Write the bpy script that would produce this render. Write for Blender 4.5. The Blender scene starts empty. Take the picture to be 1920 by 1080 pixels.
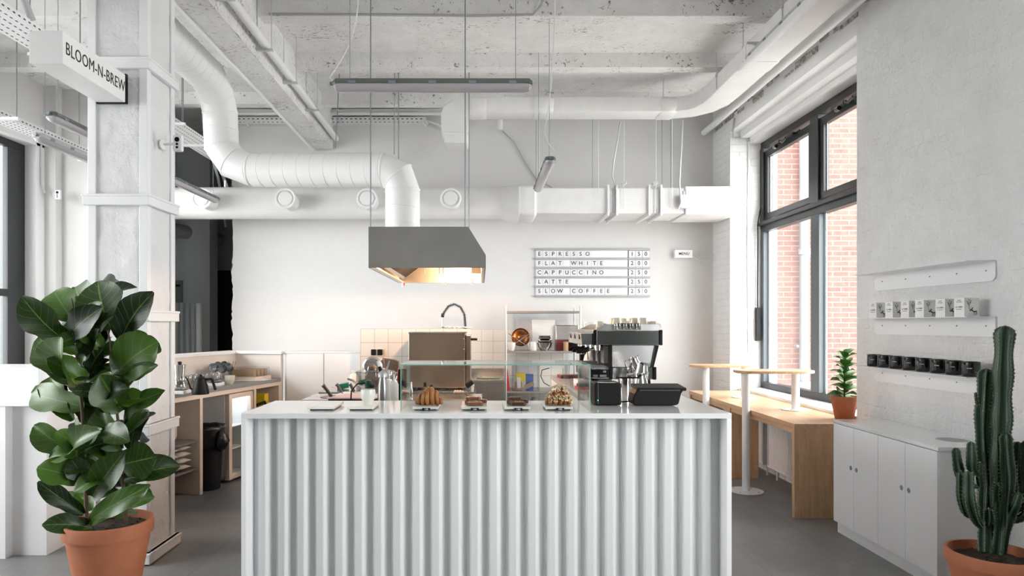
import bpy, bmesh, math, random
from mathutils import Vector, Matrix, Quaternion, noise
random.seed(7)
PI = math.pi
sc = bpy.context.scene
COL = sc.collection

# ------------------------------------------------------------ camera, light, exposure
F = 1280.0; CX = 900.0; CY = 608.0; EYE = 1.55
cd = bpy.data.cameras.new('camera'); cam = bpy.data.objects.new('camera', cd); COL.objects.link(cam)
cam.location = (0, 0, EYE); cam.rotation_euler = (PI/2, 0, 0)
cd.sensor_width = 36; cd.lens = 24; cd.shift_x = (960-CX)/1920; cd.shift_y = (CY-540)/1920
cd.clip_start = 0.05; cd.clip_end = 200
sc.camera = cam
w = bpy.data.worlds.new('sky'); sc.world = w; w.use_nodes = True
t_ = w.node_tree; bg = t_.nodes['Background']; bg.inputs[0].default_value = (1.0, 0.98, 0.97, 1)
# overcast sky, slightly brighter towards the left
tc_ = t_.nodes.new('ShaderNodeTexCoord'); dp_ = t_.nodes.new('ShaderNodeVectorMath'); dp_.operation = 'DOT_PRODUCT'; dp_.inputs[1].default_value = (1.0, 0, 0)
mr_ = t_.nodes.new('ShaderNodeMapRange'); mr_.interpolation_type = 'SMOOTHSTEP'
for i_, v_ in enumerate((-.8, .8, 9.8, 9.6)): mr_.inputs[1+i_].default_value = v_
t_.links.new(tc_.outputs['Generated'], dp_.inputs[0]); t_.links.new(dp_.outputs['Value'], mr_.inputs[0]); t_.links.new(mr_.outputs[0], bg.inputs[1])
sc.view_settings.view_transform = 'Standard'; sc.view_settings.look = 'None'
sc.view_settings.gamma = 1; sc.view_settings.use_curve_mapping = False
sc.view_settings.exposure = 0.58
sc.cycles.max_bounces = 10; sc.cycles.diffuse_bounces = 6; sc.cycles.glossy_bounces = 4
sc.cycles.transmission_bounces = 6; sc.cycles.transparent_max_bounces = 12
sc.cycles.caustics_reflective = False; sc.cycles.caustics_refractive = False
sc.cycles.sample_clamp_indirect = 6

def portal(loc, rot, sx, sy):
    l = bpy.data.lights.new('window_daylight', 'AREA'); l.shape = 'RECTANGLE'; l.size = sx; l.size_y = sy
    l.cycles.is_portal = True
    o = bpy.data.objects.new('window_daylight', l); o.location = loc; o.rotation_euler = rot; COL.objects.link(o)
# daylight comes in through the openings of the room
portal((3.45, 6.9, 2.25), (0, PI/2, 0), 2.9, 2.8)
portal((3.2, .9, 2.0), (0, PI/2, 0), 2.5, 3.2)
portal((-5.3, 4.8, 2.1), (0, -PI/2, 0), 3.0, 6.0)

# ------------------------------------------------------------ pixel helpers (a pixel of the photo to a point of the room)
def W(px, py, d): return Vector(((px-CX)/F*d, d, EYE-(py-CY)/F*d))
def ONZ(px, py, z): return W(px, py, (EYE-z)*F/(py-CY))

# ------------------------------------------------------------ mesh builder
class MB:
    def __init__(s): s.bm = bmesh.new(); s.uv = None; s.mi = 0
    def _face(s, vs):
        try:
            f = s.bm.faces.new(vs); f.material_index = s.mi; return f
        except ValueError: return None
    def box(s, x0, x1, y0, y1, z0, z1):
        v = [s.bm.verts.new(p) for p in ((x0,y0,z0),(x1,y0,z0),(x1,y1,z0),(x0,y1,z0),(x0,y0,z1),(x1,y0,z1),(x1,y1,z1),(x0,y1,z1))]
        for q in ((3,2,1,0),(4,5,6,7),(0,1,5,4),(1,2,6,5),(2,3,7,6),(3,0,4,7)): s._face([v[i] for i in q])
        return s
    def obox(s, o, a, b, c):       # oriented box: corner o and edge vectors a, b, c
        o, a, b, c = map(Vector, (o, a, b, c))
        if a.cross(b).dot(c) < 0: a, b = b, a
        v = [s.bm.verts.new(p) for p in (o, o+a, o+a+b, o+b, o+c, o+a+c, o+a+b+c, o+b+c)]
        for q in ((3,2,1,0),(4,5,6,7),(0,1,5,4),(1,2,6,5),(2,3,7,6),(3,0,4,7)): s._face([v[i] for i in q])
        return s
    def prism(s, pts, axis, a, b):
        def P(p, t):
            if axis == 'x': return (t, p[0], p[1])
            if axis == 'y': return (p[0], t, p[1])
            return (p[0], p[1], t)
        A = [s.bm.verts.new(P(p, a)) for p in pts]; B = [s.bm.verts.new(P(p, b)) for p in pts]
        n = len(pts)
        for i in range(n): s._face([A[i], A[(i+1) % n], B[(i+1) % n], B[i]])
        s._face(A[::-1]); s._face(B)
        return s
    def tube(s, pts, r, n=10, cap=True, prof=None, up=None):
        pts = [Vector(p) for p in pts]; m = len(pts)
        if not hasattr(r, '__len__'): r = [r]*m
        T = []
        for i in range(m):
            t = (pts[min(i+1, m-1)] - pts[max(i-1, 0)]); T.append(t.normalized() if t.length > 1e-9 else Vector((0,0,1)))
        u = Vector(up) if up else (Vector((0,0,1)) if abs(T[0].z) < .9 else Vector((1,0,0)))
        rings = []
        for i in range(m):
            t = T[i]
            if i: 
                q = T[i-1].rotation_difference(t); u = q @ u
            u = (u - t*u.dot(t)).normalized(); b = t.cross(u)
            ring = []
            if prof:
                for (a, c) in prof: ring.append(s.bm.verts.new(pts[i] + b*(a*r[i]) + u*(c*r[i])))
            else:
                for k in range(n):
                    an = 2*PI*k/n; ring.append(s.bm.verts.new(pts[i] + (b*math.cos(an) + u*math.sin(an))*r[i]))
            rings.append(ring)
        for i in range(m-1):
            L = len(rings[i])
            for k in range(L): s._face([rings[i][k], rings[i][(k+1) % L], rings[i+1][(k+1) % L], rings[i+1][k]])
        if cap: s._face(rings[0][::-1]); s._face(rings[-1])
        return s
    def cyl(s, p0, p1, r0, r1=None, n=16): return s.tube([p0, p1], [r0, r0 if r1 is None else r1], n)
    def lathe(s, prof, c=(0,0,0), n=28, sx=1, sy=1, M=None):
        c = Vector(c); rings = []
        for (r, z) in prof:
            if r < 1e-6:
                p = Vector((0, 0, z)); p = (M @ p if M else p) + c; rings.append([s.bm.verts.new(p)])
            else:
                ring = []
                for k in range(n):
                    a = 2*PI*k/n; p = Vector((r*sx*math.cos(a), r*sy*math.sin(a), z)); p = (M @ p if M else p) + c
                    ring.append(s.bm.verts.new(p))
                rings.append(ring)
        for A, B in zip(rings, rings[1:]):
            if len(A) == 1 and len(B) == 1: continue
            for k in range(n):
                if len(A) == 1: s._face([A[0], B[(k+1) % n], B[k]][::-1])
                elif len(B) == 1: s._face([A[k], A[(k+1) % n], B[0]])
                else: s._face([A[k], A[(k+1) % n], B[(k+1) % n], B[k]])
        return s
    def grid(s, fn, nu, nv, uv=True):
        V = [[s.bm.verts.new(fn(i/nu, j/nv)) for j in range(nv+1)] for i in range(nu+1)]
        if uv and s.uv is None: s.uv = s.bm.loops.layers.uv.new('UVMap')
        for i in range(nu):
            for j in range(nv):
                f = s._face([V[i][j], V[i+1][j], V[i+1][j+1], V[i][j+1]])
                if f and s.uv:
                    for lp, (a, b) in zip(f.loops, ((i,j),(i+1,j),(i+1,j+1),(i,j+1))): lp[s.uv].uv = (a/nu, b/nv)
        return s
    def mesh(s, me, M):
        t = bmesh.new(); t.from_mesh(me); t.transform(M); n0 = len(s.bm.verts)
        vs = [s.bm.verts.new(v.co) for v in t.verts]
        for f in t.faces: s._face([vs[v.index] for v in f.verts])
        t.free(); return s
    def build(s, name, m, parent=None, smooth=35, bevel=0, world=True, origin=None, subsurf=0):
        bmesh.ops.recalc_face_normals(s.bm, faces=s.bm.faces) if not s.uv else None
        if parent is not None:
            o_ = wloc(parent) if world else Vector((0,0,0))
        elif origin is not None: o_ = Vector(origin)
        else:
            xs = [v.co for v in s.bm.verts]
            o_ = Vector(((min(v.x for v in xs)+max(v.x for v in xs))/2, (min(v.y for v in xs)+max(v.y for v in xs))/2, min(v.z for v in xs)))
        if o_.length: bmesh.ops.translate(s.bm, verts=s.bm.verts, vec=-o_)
        me = bpy.data.meshes.new(name); s.bm.to_mesh(me); s.bm.free()
        for mm in (m if isinstance(m, (list, tuple)) else [m]): me.materials.append(mm)
        if smooth:
            for p in me.polygons: p.use_smooth = True
            me.set_sharp_from_angle(angle=math.radians(smooth))
        o = bpy.data.objects.new(name, me); COL.objects.link(o)
        if parent is not None: o.parent = parent
        else: o.location = o_
        if bevel:
            b = o.modifiers.new('bevel', 'BEVEL'); b.width = bevel; b.segments = 2; b.limit_method = 'ANGLE'; b.angle_limit = math.radians(40); b.harden_normals = False
        if subsurf:
            b = o.modifiers.new('sub', 'SUBSURF'); b.levels = subsurf; b.render_levels = subsurf
        return o
def wloc(o):
    v = Vector(o.location)
    while o.parent: o = o.parent; v += Vector(o.location)
    return v
def tag(o, label, cat, group=None, kind=None):
    o['label'] = label; o['category'] = cat
    if group: o['group'] = group
    if kind: o['kind'] = kind
    return o
def thing(name, label, cat, loc=(0,0,0), group=None):
    o = bpy.data.objects.new(name, None); o.empty_display_size = .1; COL.objects.link(o); o.location = loc
    return tag(o, label, cat, group)
def struct(o, label=None):
    o['kind'] = 'structure'
    if label: o['label'] = label
    return o
def copy_tree(o, parent=None):
    c = o.copy(); COL.objects.link(c)
    if parent: c.parent = parent
    for ch in list(o.children): copy_tree(ch, c)
    return c
def text_mesh(t, size, ext=0.0006, spacing=1.0, bold=.012):
    cu = bpy.data.curves.new('lettering', 'FONT'); cu.body = t; cu.size = size; cu.extrude = ext; cu.align_x = 'CENTER'; cu.align_y = 'CENTER'; cu.space_character = spacing; cu.resolution_u = 3; cu.offset = size*bold
    ob = bpy.data.objects.new('lettering', cu); COL.objects.link(ob)
    bpy.context.view_layer.update()
    me = bpy.data.meshes.new_from_object(ob.evaluated_get(bpy.context.evaluated_depsgraph_get()))
    bpy.data.objects.remove(ob); bpy.data.curves.remove(cu)
    return me
def frameM(loc, xdir, ydir):
    x = Vector(xdir).normalized(); y = Vector(ydir).normalized(); z = x.cross(y)
    M = Matrix((x, y, z)).transposed().to_4x4(); M.translation = Vector(loc); return M

# ------------------------------------------------------------ materials
MATS = {}
def nt(name):
    m = bpy.data.materials.new(name); m.use_nodes = True; t = m.node_tree; return m, t, t.nodes['Principled BSDF']
def c4(c): return (c[0], c[1], c[2], 1)
def coords(t, swap=None, scale=(1,1,1)):
    tc = t.nodes.new('ShaderNodeTexCoord'); out = tc.outputs['Object']
    if swap:
        sp = t.nodes.new('ShaderNodeSeparateXYZ'); cb = t.nodes.new('ShaderNodeCombineXYZ'); t.links.new(out, sp.inputs[0])
        for i, ch in enumerate(swap): t.links.new(sp.outputs['XYZ'.index(ch)], cb.inputs[i])
        out = cb.outputs[0]
    mp = t.nodes.new('ShaderNodeMapping'); mp.inputs['Scale'].default_value = scale; t.links.new(out, mp.inputs[0]); return mp.outputs[0]
def noise_n(t, vec, scale, detail=4, rough=.55):
    n = t.nodes.new('ShaderNodeTexNoise'); n.inputs['Scale'].default_value = scale; n.inputs['Detail'].default_value = detail; n.inputs['Roughness'].default_value = rough
    t.links.new(vec, n.inputs['Vector']); return n.outputs['Fac']
def ramp(t, f, p0, p1, c0=(0,0,0,1), c1=(1,1,1,1)):
    r = t.nodes.new('ShaderNodeValToRGB'); r.color_ramp.elements[0].position = p0; r.color_ramp.elements[1].position = p1
    r.color_ramp.elements[0].color = c0; r.color_ramp.elements[1].color = c1; t.links.new(f, r.inputs[0]); return r.outputs[0]
def mixc(t, f, a, b):
    m = t.nodes.new('ShaderNodeMix'); m.data_type = 'RGBA'
    if isinstance(f, (int, float)): m.inputs[0].default_value = f
    else: t.links.new(f, m.inputs[0])
    for i, c in ((6, a), (7, b)):
        if isinstance(c, (tuple, list)): m.inputs[i].default_value = c4(c)
        else: t.links.new(c, m.inputs[i])
    return m.outputs[2]
def bump(t, b, h, strength, dist, prev=None):
    n = t.nodes.new('ShaderNodeBump'); n.inputs['Strength'].default_value = strength; n.inputs['Distance'].default_value = dist
    t.links.new(h, n.inputs['Height'])
    if prev: t.links.new(prev, n.inputs['Normal'])
    t.links.new(n.outputs[0], b.inputs['Normal']); return n.outputs[0]
def simple(name, col, rough=.5, metal=0, col2=None, nscale=8, stretch=(1,1,1), bmp=0, bscale=40, coat=0, rvar=0, spec=None, trans=0, ior=None, emis=None, estr=0, sss=0):
    m, t, b = nt(name)
    b.inputs['Base Color'].default_value = c4(col); b.inputs['Roughness'].default_value = rough; b.inputs['Metallic'].default_value = metal
    v = coords(t, scale=stretch); n = noise_n(t, v, nscale)
    if col2: t.links.new(mixc(t, ramp(t, n, .35, .65), col, col2), b.inputs['Base Color'])
    if rvar:
        mr = t.nodes.new('ShaderNodeMapRange'); mr.inputs[3].default_value = rough-rvar; mr.inputs[4].default_value = rough+rvar
        t.links.new(n, mr.inputs[0]); t.links.new(mr.outputs[0], b.inputs['Roughness'])
    if bmp: bump(t, b, noise_n(t, v, bscale), bmp, .004)
    if coat: b.inputs['Coat Weight'].default_value = coat; b.inputs['Coat Roughness'].default_value = .05
    if spec is not None: b.inputs['Specular IOR Level'].default_value = spec
    if trans: b.inputs['Transmission Weight'].default_value = trans
    if ior: b.inputs['IOR'].default_value = ior
    if emis: b.inputs['Emission Color'].default_value = c4(emis); b.inputs['Emission Strength'].default_value = estr
    return m
def thin_glass(name, tint=(.97,1,.99), refl=.9):
    m, t, b = nt(name); t.nodes.remove(b)
    out = t.nodes['Material Output']; tr = t.nodes.new('ShaderNodeBsdfTransparent'); gl = t.nodes.new('ShaderNodeBsdfGlossy'); mx = t.nodes.new('ShaderNodeMixShader')
    tr.inputs[0].default_value = c4(tint); gl.inputs['Roughness'].default_value = .02
    lw = t.nodes.new('ShaderNodeLayerWeight'); lw.inputs['Blend'].default_value = .5
    pw = t.nodes.new('ShaderNodeMath'); pw.operation = 'POWER'; pw.inputs[1].default_value = 5; t.links.new(lw.outputs['Facing'], pw.inputs[0])
    mu = t.nodes.new('ShaderNodeMath'); mu.operation = 'MULTIPLY_ADD'; mu.inputs[1].default_value = .75*refl; mu.inputs[2].default_value = .04*refl; t.links.new(pw.outputs[0], mu.inputs[0])
    t.links.new(mu.outputs[0], mx.inputs[0]); t.links.new(tr.outputs[0], mx.inputs[1]); t.links.new(gl.outputs[0], mx.inputs[2]); t.links.new(mx.outputs[0], out.inputs[0])
    return m
def rough_wall(name, swap, col=(.8,.8,.8), brick=.5, nz=1.0, bw=.26, bh=.085, pits=False, col2=None, streak=0):
    m, t, b = nt(name); b.inputs['Roughness'].default_value = .75
    v = coords(t, swap)
    n1 = noise_n(t, v, 5, 6); n2 = noise_n(t, v, 28, 5, .7)
    wob = t.nodes.new('ShaderNodeVectorMath'); wob.operation = 'ADD'
    nn = t.nodes.new('ShaderNodeTexNoise'); nn.inputs['Scale'].default_value = 6; t.links.new(v, nn.inputs['Vector'])
    sc_ = t.nodes.new('ShaderNodeVectorMath'); sc_.operation = 'SCALE'; sc_.inputs['Scale'].default_value = .03
    t.links.new(nn.outputs['Color'], sc_.inputs[0]); t.links.new(v, wob.inputs[0]); t.links.new(sc_.outputs[0], wob.inputs[1])
    last = None
    if brick:
        br = t.nodes.new('ShaderNodeTexBrick'); br.inputs['Scale'].default_value = 1; br.inputs['Brick Width'].default_value = bw; br.inputs['Row Height'].default_value = bh
        br.inputs['Mortar Size'].default_value = .008; br.inputs['Mortar Smooth'].default_value = .8
        br.inputs['Color1'].default_value = (1,1,1,1); br.inputs['Color2'].default_value = (.8,.8,.8,1); br.inputs['Mortar'].default_value = (0,0,0,1)
        t.links.new(wob.outputs[0], br.inputs['Vector']); last = bump(t, b, br.outputs['Color'], brick, .012)
    last = bump(t, b, n2, .5*nz, .012, last); last = bump(t, b, n1, .6*nz, .03, last)
    if streak:
        vs_ = coords(t, swap, (3.2, .8, 1)); last = bump(t, b, ramp(t, noise_n(t, vs_, 5, 7, .72), .42, .62), .55, .010, last)
    c = mixc(t, ramp(t, n1, .3, .7), col, col2 or tuple(x*.93 for x in col))
    if pits:
        vs = coords(t, swap, (1, 2.2, 1)); n3 = noise_n(t, vs, 22, 8, .75); n4 = noise_n(t, v, 2.2, 3)
        ad = t.nodes.new('ShaderNodeMath'); ad.operation = 'MULTIPLY_ADD'; ad.inputs[1].default_value = .35; t.links.new(n4, ad.inputs[0]); t.links.new(n3, ad.inputs[2])
        c = mixc(t, ramp(t, ad.outputs[0], pits, pits+.035), c, (.22,.2,.19))
    t.links.new(c, b.inputs['Base Color'])
    return m
M_ceil = rough_wall('ceiling_concrete', 'XYZ', (.86,.855,.85), 0, 1.0, pits=.775, col2=(.76,.75,.745))
M_beam = rough_wall('beam_concrete', 'XYZ', (.8,.795,.79), 0, 1.6, pits=.755, col2=(.7,.69,.69))
M_wall_x = rough_wall('painted_brick_x', 'YZX', (.90,.90,.905), .28, 2.2, streak=1)
M_wall_y = rough_wall('painted_brick_y', 'XZY', (.82,.82,.82), .5, .8)
M_col = rough_wall('column_plaster', 'XZY', (.76,.76,.77), .1, 1.5, bw=.4, bh=.2)
M_colx = rough_wall('column_plaster_side', 'YZX', (.76,.76,.77), .1, 1.2, bw=.4, bh=.2)
M_soft = rough_wall('smooth_painted_wall', 'XZY', (.67,.66,.655), 0, .12, col2=(.65,.64,.635))
M_dark_wall = simple('dark_grey_paint', (.55,.58,.59), .8)
M_black_paint = simple('black_door_paint', (.008,.008,.01), .6)
M_bare = simple('bare_broken_masonry', (.25,.22,.2), .9, col2=(.7,.68,.66), nscale=30, bmp=1, bscale=60)
M_white = simple('white_paint', (.8,.8,.805), .45)
M_duct = simple('painted_white_duct_wrap', (.80,.795,.79), .5, bmp=.35, bscale=25, col2=(.76,.755,.75), nscale=6)
M_spiral = simple('painted_spiral_duct', (.82,.82,.82), .42, bmp=.1, bscale=12)
M_seam = simple('duct_seam', (.66,.66,.66), .5)
M_steelw = simple('white_coated_steel', (.80,.81,.82), .35)
M_counter = simple('white_solid_surface', (.80,.805,.81), .12, coat=.3)
M_corr = simple('white_corrugated_sheet', (.76,.775,.785), .38)
M_cab = simple('white_lacquered_panel', (.87,.87,.88), .35)
M_tray = simple('white_perforated_steel', (.75,.75,.75), .5)
M_hole = simple('dark_perforation', (.06,.06,.06), .8)
M_steel = simple('brushed_stainless', (.62,.60,.58), .27, 1, stretch=(1,1,30), nscale=10, rvar=.02)
M_chrome = simple('polished_chrome', (.60,.60,.60), .10, 1)
M_hood = simple('dull_zinc_hood', (.30,.29,.275), .55, .3, col2=(.25,.243,.232), nscale=2.5)
M_hoodin = simple('hood_inner_steel', (.66,.62,.56), .35, 1)
M_rod = simple('grey_threaded_rod', (.25,.28,.31), .45, .6)
M_cable = simple('grey_cable', (.42,.42,.43), .6)
M_wcable = simple('white_cable', (.75,.75,.74), .5)
M_galv = simple('galvanised_conduit', (.6,.61,.63), .4, .5)
M_oven = simple('oven_brushed_steel', (.50,.40,.32), .24, 1, stretch=(1,1,40), nscale=8, rvar=.08)
M_black = simple('matte_black_plastic', (.007,.007,.008), .5, spec=.22)
M_post = simple('satin_steel_post', (.42,.40,.38), .42, 1)
M_siph = simple('satin_aluminium', (.42,.42,.43), .3, 1)
M_blackg = simple('gloss_black_enamel', (.006,.006,.007), .12, coat=.6)
M_frame = simple('anthracite_window_frame', (.018,.020,.023), .4)
M_framel = simple('grey_window_frame', (.085,.105,.12), .4)
M_gasket = simple('aluminium_spacer', (.85,.87,.88), .4)
M_glass = thin_glass('window_glass', (.98,1,1), .7)
M_cglass = thin_glass('display_case_glass', (.985,1,.995), 1.0)
M_pglass = thin_glass('clear_cup_glass', (.93,.94,.94), 1.6)
M_gedge = simple('green_glass_edge', (.22,.42,.36), .15, coat=.5)
M_terra = simple('terracotta', (.42,.145,.068), .75, col2=(.36,.12,.056), nscale=5)
M_soil = simple('dark_potting_soil', (.025,.018,.012), .95, col2=(.07,.05,.035), nscale=60, bmp=1, bscale=80)
M_stem = simple('brown_stem', (.09,.06,.035), .8)
M_ceram = simple('cream_ceramic', (.64,.60,.50), .25, coat=.15)
M_ceramw = simple('white_ceramic', (.74,.74,.70), .18, coat=.2)
M_pink = simple('pink_cutting_board', (.75,.52,.5), .5)
M_green = simple('green_plastic', (.01,.17,.08), .4)
M_dgreen = simple('dark_green_valve', (.01,.07,.04), .35)
M_blue = simple('blue_cardboard', (.03,.13,.42), .5)
M_yellow = simple('yellow_cardboard', (.75,.58,.02), .5)
M_red = simple('red_plastic', (.6,.03,.04), .4)
M_kraft = simple('brown_kraft_paper', (.42,.28,.17), .8)
M_paper = simple('white_paper', (.82,.82,.81), .7)
M_plast = thin_glass('translucent_plastic', (.93,.94,.96), 1.2)
M_plastm = simple('milky_plastic', (.74,.73,.68), .3)
M_bagblk = simple('black_bin_bag', (.008,.008,.009), .22, bmp=.8, bscale=18)
M_tan = simple('warm_birch_edge', (.72,.60,.5), .5)
M_ink = simple('black_lettering', (.015,.015,.015), .5)
M_rail = simple('aluminium_rail', (.40,.40,.41), .4, .2)
M_card = simple('white_letter_card', (.74,.74,.77), .4)
M_lampg = simple('grey_lamp_housing', (.11,.125,.12), .45)
M_diff = simple('frosted_lamp_cover', (.40,.38,.40), .25, coat=.3)
M_lampw = simple('pale_lamp_housing', (.5,.5,.51), .35, .2)
M_led = simple('green_led', (.1,.9,.2), .4, emis=(.1,1,.25), estr=3)
M_sign = simple('white_sign_acrylic', (.84,.84,.84), .25)
M_choc = simple('chocolate_glaze', (.09,.03,.016), .3, col2=(.06,.02,.01), nscale=30)
M_caramel = simple('milk_chocolate_glaze', (.19,.07,.04), .32)
M_nut = simple('chopped_nuts', (.62,.42,.2), .7)
M_almond = simple('flaked_almonds', (.82,.68,.5), .6, col2=(.7,.5,.3), nscale=60)
M_copper = simple('dark_copper', (.30,.12,.05), .25, .9)
M_walnut = simple('brown_wood', (.26,.14,.07), .5)
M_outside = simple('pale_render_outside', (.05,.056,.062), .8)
M_ground = simple('pale_bounce_ground', (.62,.62,.6), .9)  # outside ground colour lightened to bounce daylight up at the ceiling
M_mirror = simple('mirror_polished_steel', (.30,.32,.31), .12, 1)
M_mirror2 = simple('satin_machine_steel', (.75,.75,.75), .22, 1)
M_burger = simple('maroon_plastic', (.16,.03,.04), .35)
M_oil = simple('pale_yellow_oil', (.75,.7,.4), .3)

def oak(name, swap, rot=0):
    m, t, b = nt(name); b.inputs['Roughness'].default_value = .42
    v = coords(t, swap); mp = t.nodes.new('ShaderNodeMapping'); mp.inputs['Scale'].default_value = (22, 1.6, 22); t.links.new(v, mp.inputs[0])
    n = noise_n(t, mp.outputs[0], 1.5, 6, .6); n2 = noise_n(t, mp.outputs[0], 7, 3)
    c = mixc(t, ramp(t, n, .35, .7), (.60,.40,.235), (.46,.28,.15)); c = mixc(t, ramp(t, n2, .5, .9), c, (.40,.24,.13))
    t.links.new(c, b.inputs['Base Color']); bump(t, b, n, .15, .002); return m
M_oak_y = oak('oak_grain_along_bench', 'XYZ'); M_oak_z = oak('oak_grain_upright', 'XZY')
def tiles(name, swap, tw, th, col, mortar, rough=.25, ms=.004, off=0, var=.04, msm=.1, coat=0, bmpn=.3, noisec=None, shift=(0,0,0)):
    m, t, b = nt(name); b.inputs['Roughness'].default_value = rough
    v = coords(t, swap)
    if any(shift):
        mp = t.nodes.new('ShaderNodeMapping'); mp.inputs['Location'].default_value = shift; t.links.new(v, mp.inputs[0]); v = mp.outputs[0]
    br = t.nodes.new('ShaderNodeTexBrick'); br.offset = off; br.inputs['Scale'].default_value = 1; br.inputs['Brick Width'].default_value = tw; br.inputs['Row Height'].default_value = th
    br.inputs['Mortar Size'].default_value = ms; br.inputs['Mortar Smooth'].default_value = msm
    br.inputs['Color1'].default_value = c4(col); br.inputs['Color2'].default_value = c4([x*(1-var) for x in col]); br.inputs['Mortar'].default_value = c4(mortar)
    t.links.new(v, br.inputs['Vector']); c = br.outputs['Color']
    if noisec: c = mixc(t, ramp(t, noise_n(t, v, noisec[1], 6, .7), .3, .75), c, noisec[0])
    t.links.new(c, b.inputs['Base Color'])
    if bmpn: bump(t, b, ramp(t, br.outputs['Fac'], 0, 1, (1,1,1,1), (0,0,0,1)), bmpn, .003)
    if coat: b.inputs['Coat Weight'].default_value = coat
    return m
M_floor = tiles('grey_stone_floor_tiles', 'YXZ', 1.2, .6, (.235,.232,.232), (.13,.13,.13), .42, .003, .5, .06, noisec=((.165,.163,.165), 3.0))
M_tile = tiles('cream_glazed_tiles', 'XZY', .1505, .15, (.80,.74,.68), (.40,.33,.27), .3, .0022, 0, .01, coat=.2)
M_redbrick = tiles('red_brick_outside', 'XZY', .25, .078, (.12,.045,.034), (.20,.16,.145), .85, .009, .5, .25, .3, bmpn=.6, noisec=((.17,.085,.068), 7))
def leaf_mat(name, c1, c2, vein, rough=.42):
    m, t, b = nt(name); b.inputs['Roughness'].default_value = rough
    tc = t.nodes.new('ShaderNodeTexCoord'); sp = t.nodes.new('ShaderNodeSeparateXYZ'); t.links.new(tc.outputs['UV'], sp.inputs[0])
    def M(op, a, bb, c=None):
        n = t.nodes.new('ShaderNodeMath'); n.operation = op
        for i, x in enumerate((a, bb, c)):
            if x is None: continue
            if isinstance(x, (int, float)): n.inputs[i].default_value = x
            else: t.links.new(x, n.inputs[i])
        return n.outputs[0]
    au = M('ABSOLUTE', M('SUBTRACT', sp.outputs[0], .5), None)
    mid = M('LESS_THAN', au, .018)
    w = M('FRACT', M('MULTIPLY', M('SUBTRACT', sp.outputs[1], M('MULTIPLY', au, .55)), 7.0), None)
    side = M('LESS_THAN', w, .07)
    v = M('MAXIMUM', mid, M('MULTIPLY', side, .55))
    oi = t.nodes.new('ShaderNodeNewGeometry'); n = M('POWER', oi.outputs['Random Per Island'], 1.3)
    c = mixc(t, n, c1, c2); t.links.new(mixc(t, v, c, vein), b.inputs['Base Color'])
    bump(t, b, M('SUBTRACT', 1, v), .5, .003)
    b.inputs['Subsurface Weight'].default_value = 0
    return m
M_leaf = leaf_mat('fiddle_leaf_green', (.002,.010,.002), (.055,.14,.007), (.10,.20,.035))
M_leaf2 = leaf_mat('young_leaf_green', (.03,.13,.02), (.08,.24,.03), (.16,.32,.08))
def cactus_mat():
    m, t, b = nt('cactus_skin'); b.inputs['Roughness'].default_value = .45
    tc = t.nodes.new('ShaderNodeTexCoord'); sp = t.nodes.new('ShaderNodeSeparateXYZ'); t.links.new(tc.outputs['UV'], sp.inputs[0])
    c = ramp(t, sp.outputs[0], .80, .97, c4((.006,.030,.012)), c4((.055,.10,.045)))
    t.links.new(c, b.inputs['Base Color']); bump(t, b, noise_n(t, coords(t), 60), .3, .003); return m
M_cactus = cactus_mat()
M_spine = simple('cactus_spines', (.45,.38,.28), .7)
def pastry():
    m, t, b = nt('baked_pastry'); b.inputs['Roughness'].default_value = .4
    v = coords(t); n = noise_n(t, v, 25, 5); t.links.new(mixc(t, ramp(t, n, .3, .7), (.47,.18,.035), (.26,.08,.015)), b.inputs['Base Color'])
    bump(t, b, noise_n(t, v, 90), .5, .003); return m
M_pastry = pastry()

# ============================================================ THE ROOM
CEIL = 4.34; RIB = 4.20; WX = 3.03; BY = 8.88; LX = -5.1; RY = -6.0
struct(MB().box(-7.5, 3.45, RY-.2, 14, -.12, 0).build('floor', M_floor, smooth=0, origin=(0,0,0)))
m = MB(); m.box(-7.0, 3.6, RY-.2, 14, CEIL, CEIL+.25)
ribs = [-3.51+1.172*k for k in range(11)]
for y in ribs:
    m.prism([(y, RIB), (y+.15, RIB), (y+.20, CEIL+.01), (y-.02, CEIL+.01)], 'x', LX-.2, 3.1)
struct(m.build('ceiling', M_ceil, smooth=0, origin=(0,0,0)), 'white painted ribbed concrete ceiling with dark pits')
# back wall, its left end broken off roughly
m = MB(); pts = [(WX+.1, 0), (WX+.1, CEIL)]
random.seed(3); z = CEIL
while z > 0:
    pts.append((-3.22+random.uniform(-.022, .012), z)); z -= random.uniform(.03, .09)
pts.append((-3.22, 0)); m.prism(pts[::-1], 'y', BY, BY+.3)
struct(m.build('wall_back', [M_soft], smooth=0, origin=(0,BY,0)), 'smooth white wall behind the kitchen with a ragged left edge')
# right wall: near part with shelves, recess with the window, far pier
struct(MB().box(WX, 3.6, 2.4, 5.49, 0, CEIL).build('wall_right', M_wall_x, smooth=0, origin=(WX,0,0)), 'rough white painted brick wall carrying the shelves')
m = MB(); m.box(WX, 3.6, RY, 2.4, 0, .8).box(WX, 3.6, RY, 2.4, 3.2, CEIL).box(WX, 3.6, RY, -.8, .8, 3.2)
struct(m.build('wall_right.001', M_wall_x, smooth=0, origin=(WX,0,0)), 'white wall around the near window beside the camera')
m = MB(); m.box(WX, 3.6, 8.27, BY, 0, CEIL)
struct(m.build('wall_right.002', M_wall_y, smooth=0, origin=(WX,8.27,0)), 'white painted brick pier beyond the large window')
m = MB(); m.box(WX, 3.6, 5.49, 8.27, 3.88, CEIL).box(3.15, 3.6, 5.49, 8.27, 3.80, 3.9).box(3.26, 3.6, 5.49, 8.27, 3.74, 3.82)
struct(m.build('trim_1', M_white, smooth=0, origin=(WX,5.49,3.88)), 'white stepped lintel over the large window')
m = MB(); m.box(WX, 3.6, 5.49, 8.27, 0, .68)
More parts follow.
